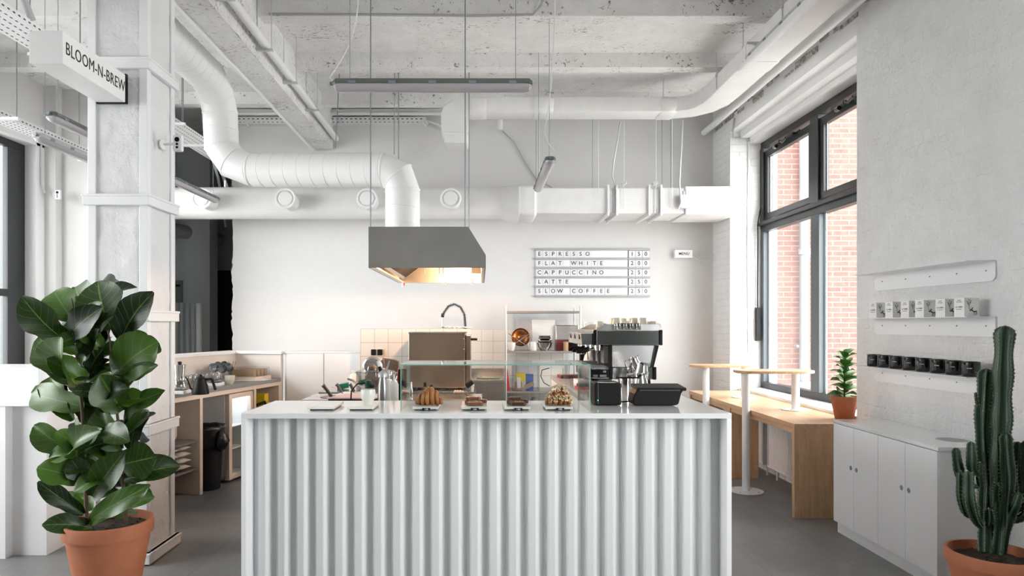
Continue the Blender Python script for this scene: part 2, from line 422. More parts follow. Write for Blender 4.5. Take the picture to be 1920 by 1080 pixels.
struct(m.build('wall_right.003', M_wall_x, smooth=0, origin=(WX,5.49,0)), 'low rough wall under the large window')
struct(MB().box(WX+.1, 3.60, 5.49, 8.27, .68, .785).build('trim_2', M_white, bevel=.008, smooth=0), 'white window sill above the bench')
# broken dark joint under the ceiling along the right wall
m = MB(); random.seed(5)
y = 3.0
while y < 8.8:
    l = random.uniform(.06, .3); h = random.uniform(.02, .07); z0 = 4.02+random.uniform(-.03, .05)
    m.box(WX-.006-random.random()*.01, WX+.01, y, y+l, z0, z0+h); y += l+random.uniform(.01, .12)
struct(m.build('trim_3', M_bare, smooth=0), 'chipped bare masonry strip along the top of the right wall')
# left wall with its window
m = MB(); m.box(LX-.35, LX, RY, 1.9, 0, CEIL).box(LX-.35, LX, 1.9, 7.85, 3.62, CEIL).box(LX-.35, LX, 1.9, 7.85, 0, .55).box(LX-.35, LX, 7.85, 8.1, 0, CEIL)
struct(m.build('wall_left', M_soft, smooth=0, origin=(LX,0,0)), 'white wall around the left window')
m = MB(); m.box(LX-.35, -3.75, 8.1, 8.4, 0, CEIL).box(LX, LX+.14, 7.98, 8.12, 0, CEIL)
struct(m.build('wall_left.001', M_soft, smooth=0, origin=(LX,8.1,0)), 'plain white wall behind the column')
# wall behind the camera with a wide shop window opening
m = MB(); m.box(LX, 3.6, RY-.2, RY, 0, CEIL)
struct(m.build('wall_rear', M_white, smooth=0, origin=(0,RY,0)), 'white wall behind the camera')
# dark passage beyond the broken wall edge
m = MB(); m.box(-5.4, -3.92, 9.9, 10.2, 0, CEIL)
struct(m.build('wall_passage', M_dark_wall, smooth=0, origin=(-4,9.9,0)), 'dark grey wall in the unlit passage')
m = MB(); m.box(-6, -2.6, 11.4, 11.7, 2.45, CEIL).box(-6, -4.9, 11.4, 11.7, 0, 2.45).box(-2.6, -2.45, 8.9, 11.7, 0, CEIL).box(-5.5, -5.4, 8.3, 11.7, 0, CEIL)
struct(m.build('wall_passage.001', M_dark_wall, smooth=0, origin=(-4,11.4,0)), 'dark grey end wall of the passage above the black doorway')
m = MB(); m.box(-4.9, -2.6, 11.42, 11.5, 0, 2.45); d_ = m.build('door_1', M_black_paint, smooth=0)
struct(d_, 'black door at the end of the dark passage')
MB().box(-4.08, -4.04, 11.40, 11.42, 0, 2.2).box(-3.40, -3.36, 11.40, 11.42, 0, 2.2).box(-4.04, -3.40, 11.40, 11.42, 2.16, 2.2).build('door_frame', M_frame, d_, smooth=0)
m = MB(); m.box(-4.42, -4.39, 9.86, 9.9, 0, CEIL)
struct(m.build('trim_4', M_dark_wall, smooth=0))
# the deep concrete beam
m = MB(); random.seed(11)
m.grid(lambda u, v: Vector((-2.145+(-1.905+2.145)*u, -5.9+14.75*v, 3.82+.012*noise.noise(Vector((u*3, v*60, 0))))), 4, 140, uv=False)
m.grid(lambda u, v: Vector((-1.905+.012*noise.noise(Vector((u*5, v*70, 4))), -5.9+14.75*v, 3.82+.52*u)), 6, 140, uv=False)
m.grid(lambda u, v: Vector((-2.145, -5.9+14.75*v, 4.34-.52*u)), 4, 140, uv=False)
struct(m.build('trim_5', M_beam, smooth=60, origin=(-2.0, 0, 3.82)), 'rough white painted concrete beam running along the ceiling')

# ------------------------------------------------------------ column
cx0, cx1, cy0, cy1 = -2.53, -2.145, 4.40, 4.80
col = thing('column', 'square white painted column with riveted batten plates and rough plaster panels', 'column', ((cx0+cx1)/2, (cy0+cy1)/2, 0))
col['kind'] = 'structure'
def rough_panel(m, p0, ex, ez, n_, amp, nu, nv, sd):
    p0, ex, ez, n_ = map(Vector, (p0, ex, ez, n_))
    m.grid(lambda u, v: p0+ex*u+ez*v+n_*(amp*noise.fractal(Vector((u*ex.length*9+sd, v*ez.length*9, sd)), 1, 2, 4)), nu, nv, uv=False)
m = MB(); m.box(cx0+.02, cx1-.02, cy0+.02, cy1-.02, 0, CEIL); m.build('core', M_col, col, smooth=0)
m = MB(); rough_panel(m, (cx0+.04, cy0+.014, 0), (cx1-cx0-.08,0,0), (0,0,CEIL), (0,-1,0), .006, 20, 200, 3); m.build('front_plaster', M_col, col, smooth=60)
m = MB(); rough_panel(m, (cx1-.014, cy0+.04, 0), (0,cy1-cy0-.08,0), (0,0,CEIL), (1,0,0), .005, 20, 200, 8); m.build('side_plaster', M_colx, col, smooth=60)
for i, (ax, ay, sx, sy) in enumerate(((cx0,cy0,1,1),(cx1,cy0,-1,1),(cx0,cy1,1,-1),(cx1,cy1,-1,-1))):
    m = MB(); x0, x1 = sorted((ax, ax+sx*.052)); y0, y1 = sorted((ay, ay+sy*.052))
    m.prism([(ax, ay), (ax+sx*.052, ay), (ax+sx*.052, ay+sy*.012), (ax+sx*.012, ay+sy*.012), (ax+sx*.012, ay+sy*.052), (ax, ay+sy*.052)], 'z', 0, CEIL)
    m.build('corner_angle', M_steelw, col, smooth=0, bevel=.003)
for zc in (3.23, 2.352, 1.605, .868, .045):
    hh = .036; e = .022 if zc > .1 else .03
    m = MB()
    m.box(cx0-e, cx1+e, cy0-e, cy0+.01, zc-hh, zc+hh).box(cx1-.01, cx1+e, cy0+.01, cy1+e, zc-hh, zc+hh).box(cx0-e, cx0+.01, cy0+.01, cy1+e, zc-hh, zc+hh).box(cx0+.01, cx1-.01, cy1-.01, cy1+e, zc-hh, zc+hh)
    m.box(cx0-e-.006, cx1+e+.006, cy0-e-.006, cy0+.01, zc+hh-.016, zc+hh).box(cx1, cx1+e+.006, cy0+.01, cy1+e, zc+hh-.016, zc+hh)
    m.build('batten_plate', M_steelw, col, smooth=0, bevel=.004)

# ------------------------------------------------------------ right window
FX = 3.40
def zz(a, b): return a
win = thing('window_1', 'tall black framed window with opening top sashes above the oak bench', 'window', (FX, 6.9, .785)); win['kind'] = 'structure'
fr = MB(); fr.box(FX, FX+.09, 5.3, 8.27, 3.66, 3.74).box(FX, FX+.09, 5.3, 8.27, .785, .86).box(FX, FX+.09, 5.3, 8.27, 2.66, 2.76)
fr.box(FX-.03, FX+.09, 5.3, 8.27, 2.735, 2.775)
fr.build('frame', M_frame, win, bevel=.003, smooth=0)
m = MB()
for (y0, y1) in ((8.19, 8.27), (6.85, 7.02), (5.50, 5.64)): m.box(FX, FX+.09, y0, y1, .86, 2.66)
m.build('mullion', M_framel, win, bevel=.003, smooth=0)
m = MB()
for (y0, y1) in ((8.17, 8.27), (6.85, 7.02), (5.50, 5.64)): m.box(FX-.01, FX+.09, y0, y1, 2.76, 3.66)
m.build('mullion', M_frame, win, bevel=.003, smooth=0)
for (y0, y1) in ((7.02, 8.17), (5.64, 6.85)):
    m = MB(); a = .07
    m.box(FX+.01, FX+.07, y0, y1, 2.80, 2.80+a).box(FX+.01, FX+.07, y0, y1, 3.56-.02, 3.62).box(FX+.01, FX+.07, y0, y0+a, 2.87, 3.54).box(FX+.01, FX+.07, y1-a, y1, 2.87, 3.54)
    s_ = m.build('sash', M_frame, win, bevel=.004, smooth=0)
    g = MB().box(FX+.035, FX+.041, y0+a, y1-a, 2.87, 3.54).build('pane', M_glass, s_, smooth=0)
    m = MB().box(FX+.042, FX+.05, y1-a-.016, y1-a, 2.87, 3.54).box(FX+.042, FX+.05, y0+a, y0+a+.012, 2.87, 3.54); m.build('spacer', M_gasket, s_, smooth=0)
    m = MB(); yc = (y0+y1)/2
    m.box(FX-.05, FX+.0, yc-.28, yc-.1, 3.585, 3.615).box(FX-.06, FX, yc+.04, yc+.26, 3.585, 3.615).tube([(FX-.04, yc-.1, 3.6), (FX-.05, yc-.03, 3.57), (FX-.04, yc+.04, 3.6)], .016, 8)
    m.cyl((FX-.06, yc+.1, 3.56), (FX-.06, yc+.16, 3.56), .022, n=12); m.tube([(FX-.03, yc-.4, 3.6), (FX-.03, yc+.4, 3.6)], .008, 6)
    m.build('opener', M_blackg, win, smooth=40)
for (y0, y1) in ((7.02, 8.19), (5.64, 6.85)):
    MB().box(FX+.05, FX+.056, y0, y1, .86, 2.66).build('pane', M_glass, win, smooth=0)
    MB().box(FX+.058, FX+.066, y1-.03, y1-.008, .86, 2.66).box(FX+.058, FX+.066, y0+.004, y0+.02, .86, 2.66).build('spacer', M_gasket, win, smooth=0)
m = MB(); m.tube([(FX-.03, 8.2, 2.95), (FX-.06, 8.21, 2.75), (FX-.05, 8.23, 2.55), (FX-.05, 8.24, 1.9), (FX-.05, 8.24, 1.75)], .007, 6); m.box(FX-.07, FX-.02, 8.22, 8.26, 1.35, 1.75)
m.build('opener_cable', M_black, win, smooth=40)

# near window of the right wall (beside the camera), shop window behind the camera
def plain_window(n, x, y0, y1, z0, z1, axis, label, divs):
    wi = thing(n, label, 'window', (x, (y0+y1)/2, z0) if axis == 'x' else ((y0+y1)/2, x, z0)); wi['kind'] = 'structure'
    m = MB(); t = .07
    def B(m, a, b, c, d, e=.06): 
        if axis == 'x': m.box(x-e/2, x+e/2, a, b, c, d)
        else: m.box(a, b, x-e/2, x+e/2, c, d)
    B(m, y0, y1, z0, z0+t); B(m, y0, y1, z1-t, z1); 
    for k in range(divs+1):
        yy = y0+(y1-y0-t)*k/divs; B(m, yy, yy+t, z0+t, z1-t)
    m.build('frame', M_frame, wi, smooth=0)
    m = MB(); B(m, y0+t, y1-t, z0+t, z1-t, .006); m.build('pane', M_glass, wi, smooth=0)
    return wi
plain_window('window_2', 3.3, -.8, 2.4, .8, 3.2, 'x', 'near right window outside the picture', 2)
# left window
LWX = LX-.12
wi = thing('window_4', 'black framed window at the left edge beside the white wall', 'window', (LWX, 5.4, .55)); wi['kind'] = 'structure'
m = MB(); m.box(LWX-.06, LWX, 1.9, 7.85, 3.52, 3.62).box(LWX-.06, LWX, 1.9, 7.85, .55, .65).box(LWX-.06, LWX, 1.9, 7.55, 1.86, 1.94)
for y in (1.9, 3.5, 5.4, 7.55): m.box(LWX-.06, LWX+(.0), y, y+(.30 if y > 7 else .12), .65, 3.52)
m.build('frame', M_frame, wi, smooth=0, bevel=.004)
MB().box(LWX-.04, LWX-.034, 2.0, 7.57, .65, 3.52).build('pane', M_glass, wi, smooth=0)
MB().box(LWX-.055, LWX-.045, 7.46, 7.49, .65, 3.52).build('spacer', M_gasket, wi, smooth=0)
struct(MB().box(LX-.25, LX+.012, 7.83, 7.98, 0, 3.66).box(LX-.25, LX+.012, 1.9, 7.98, 3.60, 3.68).build('trim_6', M_white, smooth=0, bevel=.006), 'white reveal of the left window')

# ------------------------------------------------------------ outside
o = MB().box(3.62, 6.2, 10.4, 10.8, -1.0, 9).box(6.2, 12, 10.9, 11.3, -1, 9).build('brick_building', M_redbrick, smooth=0, origin=(6, 10.4, -1))
tag(o, 'red brick building seen through the tall right window', 'building')
o = MB(); o.cyl((4.88, 10.27, -1), (4.88, 10.27, 9), .07, n=16)
for z in (0.6, 2.6, 4.6): o.cyl((4.88, 10.27, z), (4.88, 10.27, z+.09), .085, n=16)
for z in (1.2, 3.2, 5.2): o.box(4.78, 4.98, 10.30, 10.399, z, z+.04)
tag(o.build('downpipe', simple('weathered_zinc', (.20,.215,.23), .6)), 'pale grey downpipe on the brick building outside the window', 'drainpipe')
struct(MB().box(3.6, 16, -12, 16, -1.1, -1.0).build('ground', M_ground, smooth=0))
struct(MB().box(-18, LX-.35, -14, 24, -.2, -.1).build('ground.001', M_ground, smooth=0))
struct(MB().box(-14, LX, -14, RY-.2, -.2, -.02).box(LX, 16, -14, RY-.2, -.2, -.02).build('ground.002', M_ground, smooth=0))
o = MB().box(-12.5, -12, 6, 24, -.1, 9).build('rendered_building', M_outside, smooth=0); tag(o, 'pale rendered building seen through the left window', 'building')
# ============================================================ FRONT COUNTER
XL, XR, Y0, Y1, ZT = -1.26, 1.3275, 3.6, 4.2, 1.08
ctr = thing('service_counter', 'long white service counter with corrugated front standing in the middle', 'counter', ((XL+XR)/2, Y0, 0))
MB().box(XL, XR, Y0, Y1, ZT-.028, ZT).build('worktop', M_counter, ctr, bevel=.002, smooth=0)
MB().box(XL, XL+.026, Y0, Y1, 0, ZT-.028).build('side_panel', M_cab, ctr, bevel=.002, smooth=0)
MB().box(XR-.026, XR, Y0, Y1, 0, ZT-.028).build('side_panel', M_cab, ctr, bevel=.002, smooth=0)
m = MB(); m.uv = None
yb, yf = Y0+.125, Y0+.085; x = XL+.026; prof = [(x, yb)]
pitch = (XR-XL-.052-.03)/24
for k in range(24):
    a = x+.018+k*pitch
    prof += [(a, yb), (a+.006, yb-.004), (a+.016, yf+.003), (a+.022, yf), (a+.054, yf), (a+.060, yf+.003), (a+.076, yb-.004), (a+.082, yb)]
prof.append((XR-.026, yb))
A = [m.bm.verts.new((p[0], p[1], .0)) for p in prof]; B = [m.bm.verts.new((p[0], p[1], ZT-.028)) for p in prof]
for i in range(len(prof)-1): m._face([A[i], A[i+1], B[i+1], B[i]])
A2 = [m.bm.verts.new((p[0], p[1]+.004, .0)) for p in prof]; B2 = [m.bm.verts.new((p[0], p[1]+.004, ZT-.028)) for p in prof]
for i in range(len(prof)-1): m._face([A2[i+1], A2[i], B2[i], B2[i+1]])
m.build('corrugated_front', M_corr, ctr, smooth=0)
MB().box(XL+.026, XR-.026, Y0+.15, Y0+.17, 0, ZT-.028).build('backing_board', M_cab, ctr, smooth=0)
# return counter to the right under the espresso machine
rc = thing('return_counter', 'white return counter carrying the espresso machine behind the front counter', 'counter', (1.0, 5.2, 0))
MB().box(.65, XR, Y1, 6.33, ZT-.03, ZT).build('worktop', M_counter, rc, smooth=0)
MB().box(.66, XR-.01, Y1+.02, 6.32, 0, ZT-.03).build('body', M_cab, rc, smooth=0)
# glass display case
gx0, gx1, gy0, gy1, gz = -.43, .597, 3.70, 4.12, 1.333
gc = thing('display_case', 'frameless glass display case over the pastries on the front counter', 'display case', (.08, 3.9, ZT))
t_ = .006
for (nm, b_) in (('glass_top', (gx0, gx1, gy0, gy1, gz-t_, gz)), ('glass_side', (gx0, gx0+t_, gy0, gy1, ZT, gz-t_)), ('glass_side', (gx1-t_, gx1, gy0, gy1, ZT, gz-t_)), ('glass_front', (gx0+t_, gx1-t_, gy0, gy0+t_, ZT+.001, gz-t_))):
    MB().box(*b_).build(nm, M_cglass, gc, smooth=0)
m = MB(); e = .0022
m.box(gx0-.001, gx1+.001, gy0-.0015, gy0+.001, gz-t_, gz).box(gx0-.001, gx0+e, gy0, gy1, gz-t_, gz).box(gx1-e, gx1+.001, gy0, gy1, gz-t_, gz)
m.box(gx0-.001, gx0+t_*.7, gy0-.0015, gy0+.001, ZT, gz-t_).box(gx1-t_*.7, gx1+.001, gy0-.0015, gy0+.001, ZT, gz-t_).box(gx0-.001, gx1+.001, gy1-.001, gy1+.001, gz-t_, gz)
m.box(gx0, gx0+t_, gy1-.001, gy1+.001, ZT, gz-t_).box(gx1-t_, gx1, gy1-.001, gy1+.001, ZT, gz-t_)
m.build('polished_edge', M_gedge, gc, smooth=0)

# ------------------------------------------------------------ trays, pastries, cup
def tray(px0, px1, name, label, group='white slab trays on the counter', yb_=.27, tagged=False):
    d0 = 3.715; x0 = (px0-CX)/F*d0; x1 = (px1-CX)/F*d0
    t = thing(name, label, 'tray', ((x0+x1)/2, d0, ZT), group)
    MB().box(x0, x1, d0, d0+yb_, ZT+.007, ZT+.022).build('slab', M_ceramw, t, bevel=.002, smooth=0)
    MB().box(x0+.012, x1-.012, d0+.012, d0+yb_-.012, ZT, ZT+.007).build('foot', M_black, t, smooth=0)
    if tagged:
        xc = (x0+x1)/2+.005
        g = MB().box(xc-.022, xc+.022, d0-.006, d0-.001, ZT+.001, ZT+.015).build('price_tag', M_black, t, smooth=0)
        m = MB(); me = text_mesh(tagged, .014, .0004); m.mesh(me, frameM((xc, d0-.0066, ZT+.008), (1,0,0), (0,0,1))); m.build('lettering', M_steelw, g, smooth=0)
    return t
tray(576, 626, 'serving_tray', 'empty white slab tray at the left end of the front counter')
tray(651, 700, 'serving_tray', 'white slab tray under the cream cup')
tray(773, 822, 'serving_tray', 'white slab tray under the plain croissant', tagged='130')
tray(864, 913, 'serving_tray', 'white slab tray under the milk chocolate biscuits', tagged='150')
tray(945, 995, 'serving_tray', 'white slab tray under the dark chocolate biscuits', tagged='150')
tray(1023, 1074, 'serving_tray', 'white slab tray under the almond croissant', tagged='190')
def croissant(name, label, px, almond):
    c = W(px, 760, 3.80); c.z = ZT+.022
    t = thing(name, label, 'croissant', c)
    q = Quaternion((0,0,1), -.12 if not almond else .15)
    def roll(hl, depth, rmax, segs, off, zs, nm, wx):
        m = MB()
        for i in range(segs):
            u = (i+.5)/segs*2-1; env = max(.05, 1-abs(u)**2.2)**.55; r = rmax*env
            p = Vector((u*hl, depth*u*u, r*.80*zs)); p.rotate(q); p += c+Vector(off)
            Mr = q.to_matrix() @ Matrix.Rotation(u*.55, 3, 'Z') @ Matrix.Rotation(-u*.35, 3, 'Y') @ Matrix.Rotation(PI/2, 3, 'Y') @ Matrix.Diagonal((zs, 1, 1))
            m.lathe([(r*math.sin(PI*k/10)**.8, wx*env**.5*math.cos(PI*k/10)) for k in range(11)], p, 26, M=Mr)
        for v in m.bm.verts: v.co += Vector((0,0,1))*.0025*noise.noise(v.co*90); v.co.z = max(v.co.z, c.z+.0008)
        return m.build(nm, M_pastry, t, smooth=50)
    roll(.074, .030, .042, 7, (0,0,0), 1.10, 'crust', .0165); roll(.048, .014, .027, 4, (.008,.010,.044), 1.15, 'inner_layer', .017)
    if almond:
        random.seed(4); m = MB()
        for k in range(260):
            a = random.uniform(-1, 1); q = random.random(); ph_ = random.uniform(-.25, 2.2); Rr = .008+.040*max(0, 1-abs(a)**2.4)**.6*random.uniform(.9, 1.1)
            p = c+Vector((a*.074, .030*a*a-math.cos(ph_)*Rr, max(.006, .036*max(0, 1-abs(a)**2.4)**.6+math.sin(ph_)*Rr*1.15+(.016 if abs(a) < .6 and ph_ > .5 else 0))))
            s_ = random.uniform(.005, .010); Mr = Quaternion((random.random(), random.random(), random.random(), random.random())).normalized().to_matrix()
            m.lathe([(0,-.0018),(s_,-.001),(s_,.001),(0,.0018)], p, 7, sy=.65, M=Mr)
        m.build('flaked_almond_topping', M_almond, t, smooth=40)['kind'] = 'stuff'
croissant('croissant', 'golden plain croissant on a white slab in the glass case', 803, False)
croissant('almond_croissant', 'croissant covered with almond flakes at the right of the glass case', 1049, True)
def biscuit(name, label, p, ang, mt, grp):
    t = thing(name, label, 'biscuit', p, grp); t.rotation_euler.z = ang
    m = MB(); m.prism([(-.042,-.009),(-.033,-.017),(.033,-.017),(.042,-.009),(.042,.009),(.033,.017),(-.033,.017),(-.042,.009)], 'z', 0, .020)
    m.build('bar', mt, t, world=False, bevel=.004, smooth=40)
    m = MB(); random.seed(int(p[0]*1e4) % 97)
    for k in range(26):
        q = Vector((random.uniform(-.034,.034), random.uniform(-.012,.012), .0205)); s_ = random.uniform(.0018,.0034)
        m.lathe([(0,-s_*.6),(s_,0),(0,s_*.6)], q, 6, M=Matrix.Rotation(random.random()*3, 3, 'X'))
    m.build('chopped_nut_topping', M_nut, t, world=False, smooth=0)['kind'] = 'stuff'
for (bx, mt, grp, nm) in ((892, M_caramel, 'milk chocolate biscuits on one slab', 'milk'), (971, M_choc, 'dark chocolate biscuits on one slab', 'dark')):
    c = W(bx, 760, 3.82)
    for k, (dx, dy, dz, a) in enumerate(((-.002,-.06,0,.04), (-.012,-.015,0,-.06), (-.02,.03,0,.05), (.022,.075,0,-.05), (-.014,.01,.0205,.12))):
        biscuit('chocolate_biscuit', f'nut topped {nm} chocolate biscuit, '+('front of its slab', 'second row of its slab', 'third row of its slab', 'back of its slab', 'lying on top of the others')[k], (c.x+dx, 3.82+dy, ZT+.022+dz), a, mt, grp)
def lathe_obj(name, label, cat, prof, c, mt, group=None, n=28, parent=None):
    m = MB(); m.lathe(prof, c, n); o = m.build(name, mt, parent, smooth=40, origin=None if parent else c)
    if not parent: tag(o, label, cat, group)
    return o
c = ONZ(690, 764, ZT+.022); c.y = 3.83; c.x = (690-CX)/F*3.83
lathe_obj('ceramic_cup', 'cream faceted ceramic cup on a white slab at the left of the counter', 'cup', [(0,0),(.026,0),(.028,.006),(.030,.018),(.040,.036),(.043,.05),(.043,.066),(.040,.082),(.0375,.082),(.040,.06),(.036,.04),(.0,.02)], c, M_ceramw)
# receipt printer
pr = thing('receipt_printer', 'small black cube receipt printer on the counter beside the glass case', 'printer', (.66, 3.95, ZT))
x0, x1 = (1114-CX)/F*3.95, (1164-CX)/F*3.95
MB().box(x0, x1, 3.93, 4.10, ZT+.004, ZT+.132).build('housing', M_black, pr, bevel=.008, smooth=0)
MB().box(x0+.02, x0+.0215, 3.9285, 3.931, ZT+.01, ZT+.128).build('seam', M_rod, pr, smooth=0)
MB().cyl((x0+.018, 3.931, ZT+.032), (x0+.018, 3.927, ZT+.032), .0025).build('green_light', M_led, pr)
MB().box(x0+.02, x1-.03, 3.95, 3.96, ZT+.1315, ZT+.134).build('paper_slot', M_paper, pr, smooth=0)
tb = thing('payment_terminal', 'black tablet till with sloping stand at the right of the counter', 'till', (1.07, 3.97, ZT))
x0, x1 = (1184-CX)/F*3.95, (1274-CX)/F*3.95
m = MB(); m.prism([(x0+.015, ZT+.004), (x1-.03, ZT+.004), (x1-.012, ZT+.012), (x1+.002, ZT+.07), (x1+.022, ZT+.10), (x0+.03, ZT+.10), (x0+.012, ZT+.07), (x0, ZT+.02)], 'y', 3.92, 4.06)
m.build('stand', M_black, tb, bevel=.006, smooth=0)
m = MB(); m.obox((x0+.022, 3.905, ZT+.088), (x1-x0+.006, 0, 0), (0, .17, .012), (0, -.001, .018)); m.build('tablet', M_black, tb, bevel=.005, smooth=0)
m = MB()
for k in range(34): m.box(x0+.04+k*.0068, x0+.042+k*.0068, 3.9035, 3.906, ZT+.089, ZT+.095)
m.build('vent_slots', M_rod, tb, smooth=0)
tag(MB().tube([(.7, 4.0, ZT+.02), (.76, 3.98, ZT+.012), (.83, 4.0, ZT+.016), (.90, 4.0, ZT+.02)], .004, 8).build('power_cable', M_black), 'short black cable between the printer and the tablet till', 'cable')

# ============================================================ ESPRESSO MACHINE (seen from its left side, groups to the left)
def em(px, py, d=5.0): return W(px, py, d)
E0, E1 = 5.0, 5.78
cup_top = em(0, 608).z
es = thing('espresso_machine', 'large mirror steel and black espresso machine on the return counter', 'espresso machine', (1.08, 5.4, ZT))
def XZ(px, py): p = em(px, py); return (p.x, p.z)
def slab(pts, y0, y1, name, mt, par=es, bevel=.004):
    m = MB(); m.prism([XZ(*p) for p in pts][::-1], 'y', y0, y1); return m.build(name, mt, par, bevel=bevel, smooth=0)
slab([(1118, 620), (1236, 620), (1236, 647), (1118, 647)], E0, E1, 'upper_body', M_mirror)
slab([(1112, 618.5), (1119, 618.5), (1119, 647.5), (1112, 647.5)], E0-.01, E1+.01, 'front_cap', M_blackg)
slab([(1236, 618.5), (1242, 618.5), (1242, 647.5), (1236, 647.5)], E0-.01, E1+.01, 'rear_cap', M_blackg)
slab([(1148, 647), (1230, 647), (1221, 689), (1148, 689)], E0+.02, E1-.02, 'middle_panel', M_mirror2)
slab([(1229, 647.5), (1236, 647.5), (1226, 689), (1221, 689)], E0, E1, 'rear_strut', M_blackg)
slab([(1148, 689), (1224, 689), (1224, 711.5), (1148, 711.5)], E0, E1, 'lower_body', M_mirror)
slab([(1224, 688), (1230.5, 688), (1230.5, 712), (1224, 712)], E0-.01, E1+.01, 'rear_base_cap', M_blackg)
slab([(1143, 647), (1148, 647), (1148, 712), (1143, 712)], E0-.005, E1, 'black_post', M_black)
slab([(1107, 690), (1143, 690), (1143, 711), (1107, 711)], E0+.01, E1-.01, 'drip_tray', M_chrome)
g = slab([(1109, 693), (1141, 693), (1141, 708), (1109, 708)], E0+.006, E0+.011, 'rating_plate', M_black, bevel=0)
m = MB(); me = text_mesh('CE', .018, .0004); m.mesh(me, frameM(tuple(em(1134, 697))[:1]+(E0+.0055,)+(em(0, 697).z,), (1,0,0), (0,0,1)))
for k in range(3):
    a = em(1112, 703.5+k*1.5); m.box(a.x, a.x+.035, E0+.005, E0+.006, a.z, a.z+.002); m.box(a.x+.05, a.x+.1, E0+.005, E0+.006, a.z, a.z+.002)
m.build('lettering', M_steelw, g, smooth=0)
slab([(1090, 625), (1112, 625), (1112, 647), (1092, 647)], E0+.02, E1-.02, 'group_head_cover', M_chrome)
for (fx, fy) in ((1216, E0+.04), (1216, E1-.1), (1120, E1-.1), (1118, E0+.05)):
    x = em(fx, 712).x; m = MB(); m.prism([(x-.028, ZT), (x+.032, ZT), (x+.022, em(0, 711.5).z), (x-.022, em(0, 711.5).z)], 'y', fy, fy+.06); m.build('foot', M_black, es, bevel=.003, smooth=0)
# cup rail
m = MB(); za, zb = em(0, 620).z, em(0, 608).z; xa, xb = em(1113, 0).x, em(1240, 0).x; xc = em(1138, 0).x; xd = em(1237, 0).x
for y in (E0+.005, E1-.005): m.prism([(xa, za), (xb, za), (xd, zb), (xc, zb)], 'y', y-.002, y+.002)
m.box(xd-.002, xd+.002, E0, E1, za, zb)
m.build('cup_rail', M_mirror2, es, smooth=0)
for k in range(3):
    yk = E0+.12+k*.24; b = em(1127, 650); 
    m = MB(); m.cyl((b.x, yk, em(0, 647).z), (b.x, yk, em(0, 653).z), .036, n=20).cyl((b.x, yk, em(0, 653).z), (b.x, yk, em(0, 658).z), .032, n=20); gg = m.build('group_head', M_chrome, es)
    p0 = Vector((b.x-.03, yk, em(0, 655).z)); p1 = Vector((em(1085, 0).x, yk-.02*k, em(0, 661).z))
    m = MB(); m.tube([p0, p0.lerp(p1, .3)], [.010, .008], 10); m.build('portafilter_neck', M_chrome, gg)
    m = MB(); m.tube([p0.lerp(p1, .3), p0.lerp(p1, .45), p0.lerp(p1, .8), p1], [.010, .016, .018, .012], 12); m.build('portafilter_handle', M_black, gg)
    m = MB(); m.cyl((em(1108, 0).x, yk, em(0, 632).z), (em(1090, 0).x, yk, em(0, 632).z), .019, n=16); m.build('paddle_knob', M_black, gg)
    m = MB(); m.cyl((em(1100, 0).x, yk, em(0, 632).z), (em(1096, 0).x, yk, em(0, 632).z), .0195, n=16); m.build('knob_band', M_red, gg)
    m = MB(); m.tube([(b.x+.02, yk+.08, em(0, 650).z), (b.x+.005, yk+.08, em(0, 668).z), (b.x+.012, yk+.07, em(0, 684).z)], .006, 8); m.build('steam_wand', M_chrome, es)
    m = MB(); m.box(b.x+.03, b.x+.07, yk-.06, yk+.06, em(0, 682).z, em(0, 650).z); m.build('group_plate', M_hood, gg, smooth=0)
m = MB(); m.box(em(1110,0).x, em(1143,0).x, E0+.03, E1-.03, em(0,690).z, em(0,689).z+.008)
for k in range(14): m.box(em(1112,0).x, em(1141,0).x, E0+.05+k*.05, E0+.07+k*.05, em(0,689).z+.008, em(0,689).z+.012)
m.build('drip_grate', M_rod, es, smooth=0)
# cups upside down on top
cupz = em(0, 618).z
cup_prof = [(0, .062), (.020, .062), (.024, .056), (.034, .010), (.036, 0), (.033, 0), (.022, .05), (0, .055)]
big = [(r*1.10, z*1.42) for r, z in cup_prof]
def cup(px, y, prof, label, s=1, z=None, group='cups upside down on the espresso machine'):
    zz_ = cupz if z is None else z
    c = Vector(((px-CX)/F*y, y, zz_)); m = MB(); m.lathe([(r*s, h*s) for r, h in prof], c, 24)
    o = m.build('coffee_cup', M_ceram, smooth=50, origin=c); tag(o, label, 'cup', group)
    q = MB(); a = Vector((.036*s*(1.3 if prof is big else 1), 0, .012)); q.tube([c+Vector((a.x*.85,0,.012)), c+Vector((a.x+.02,0,.02)), c+Vector((a.x+.018,0,.038)), c+Vector((a.x*.7,0,.045))], .004, 8); q.build('handle', M_ceram, o)
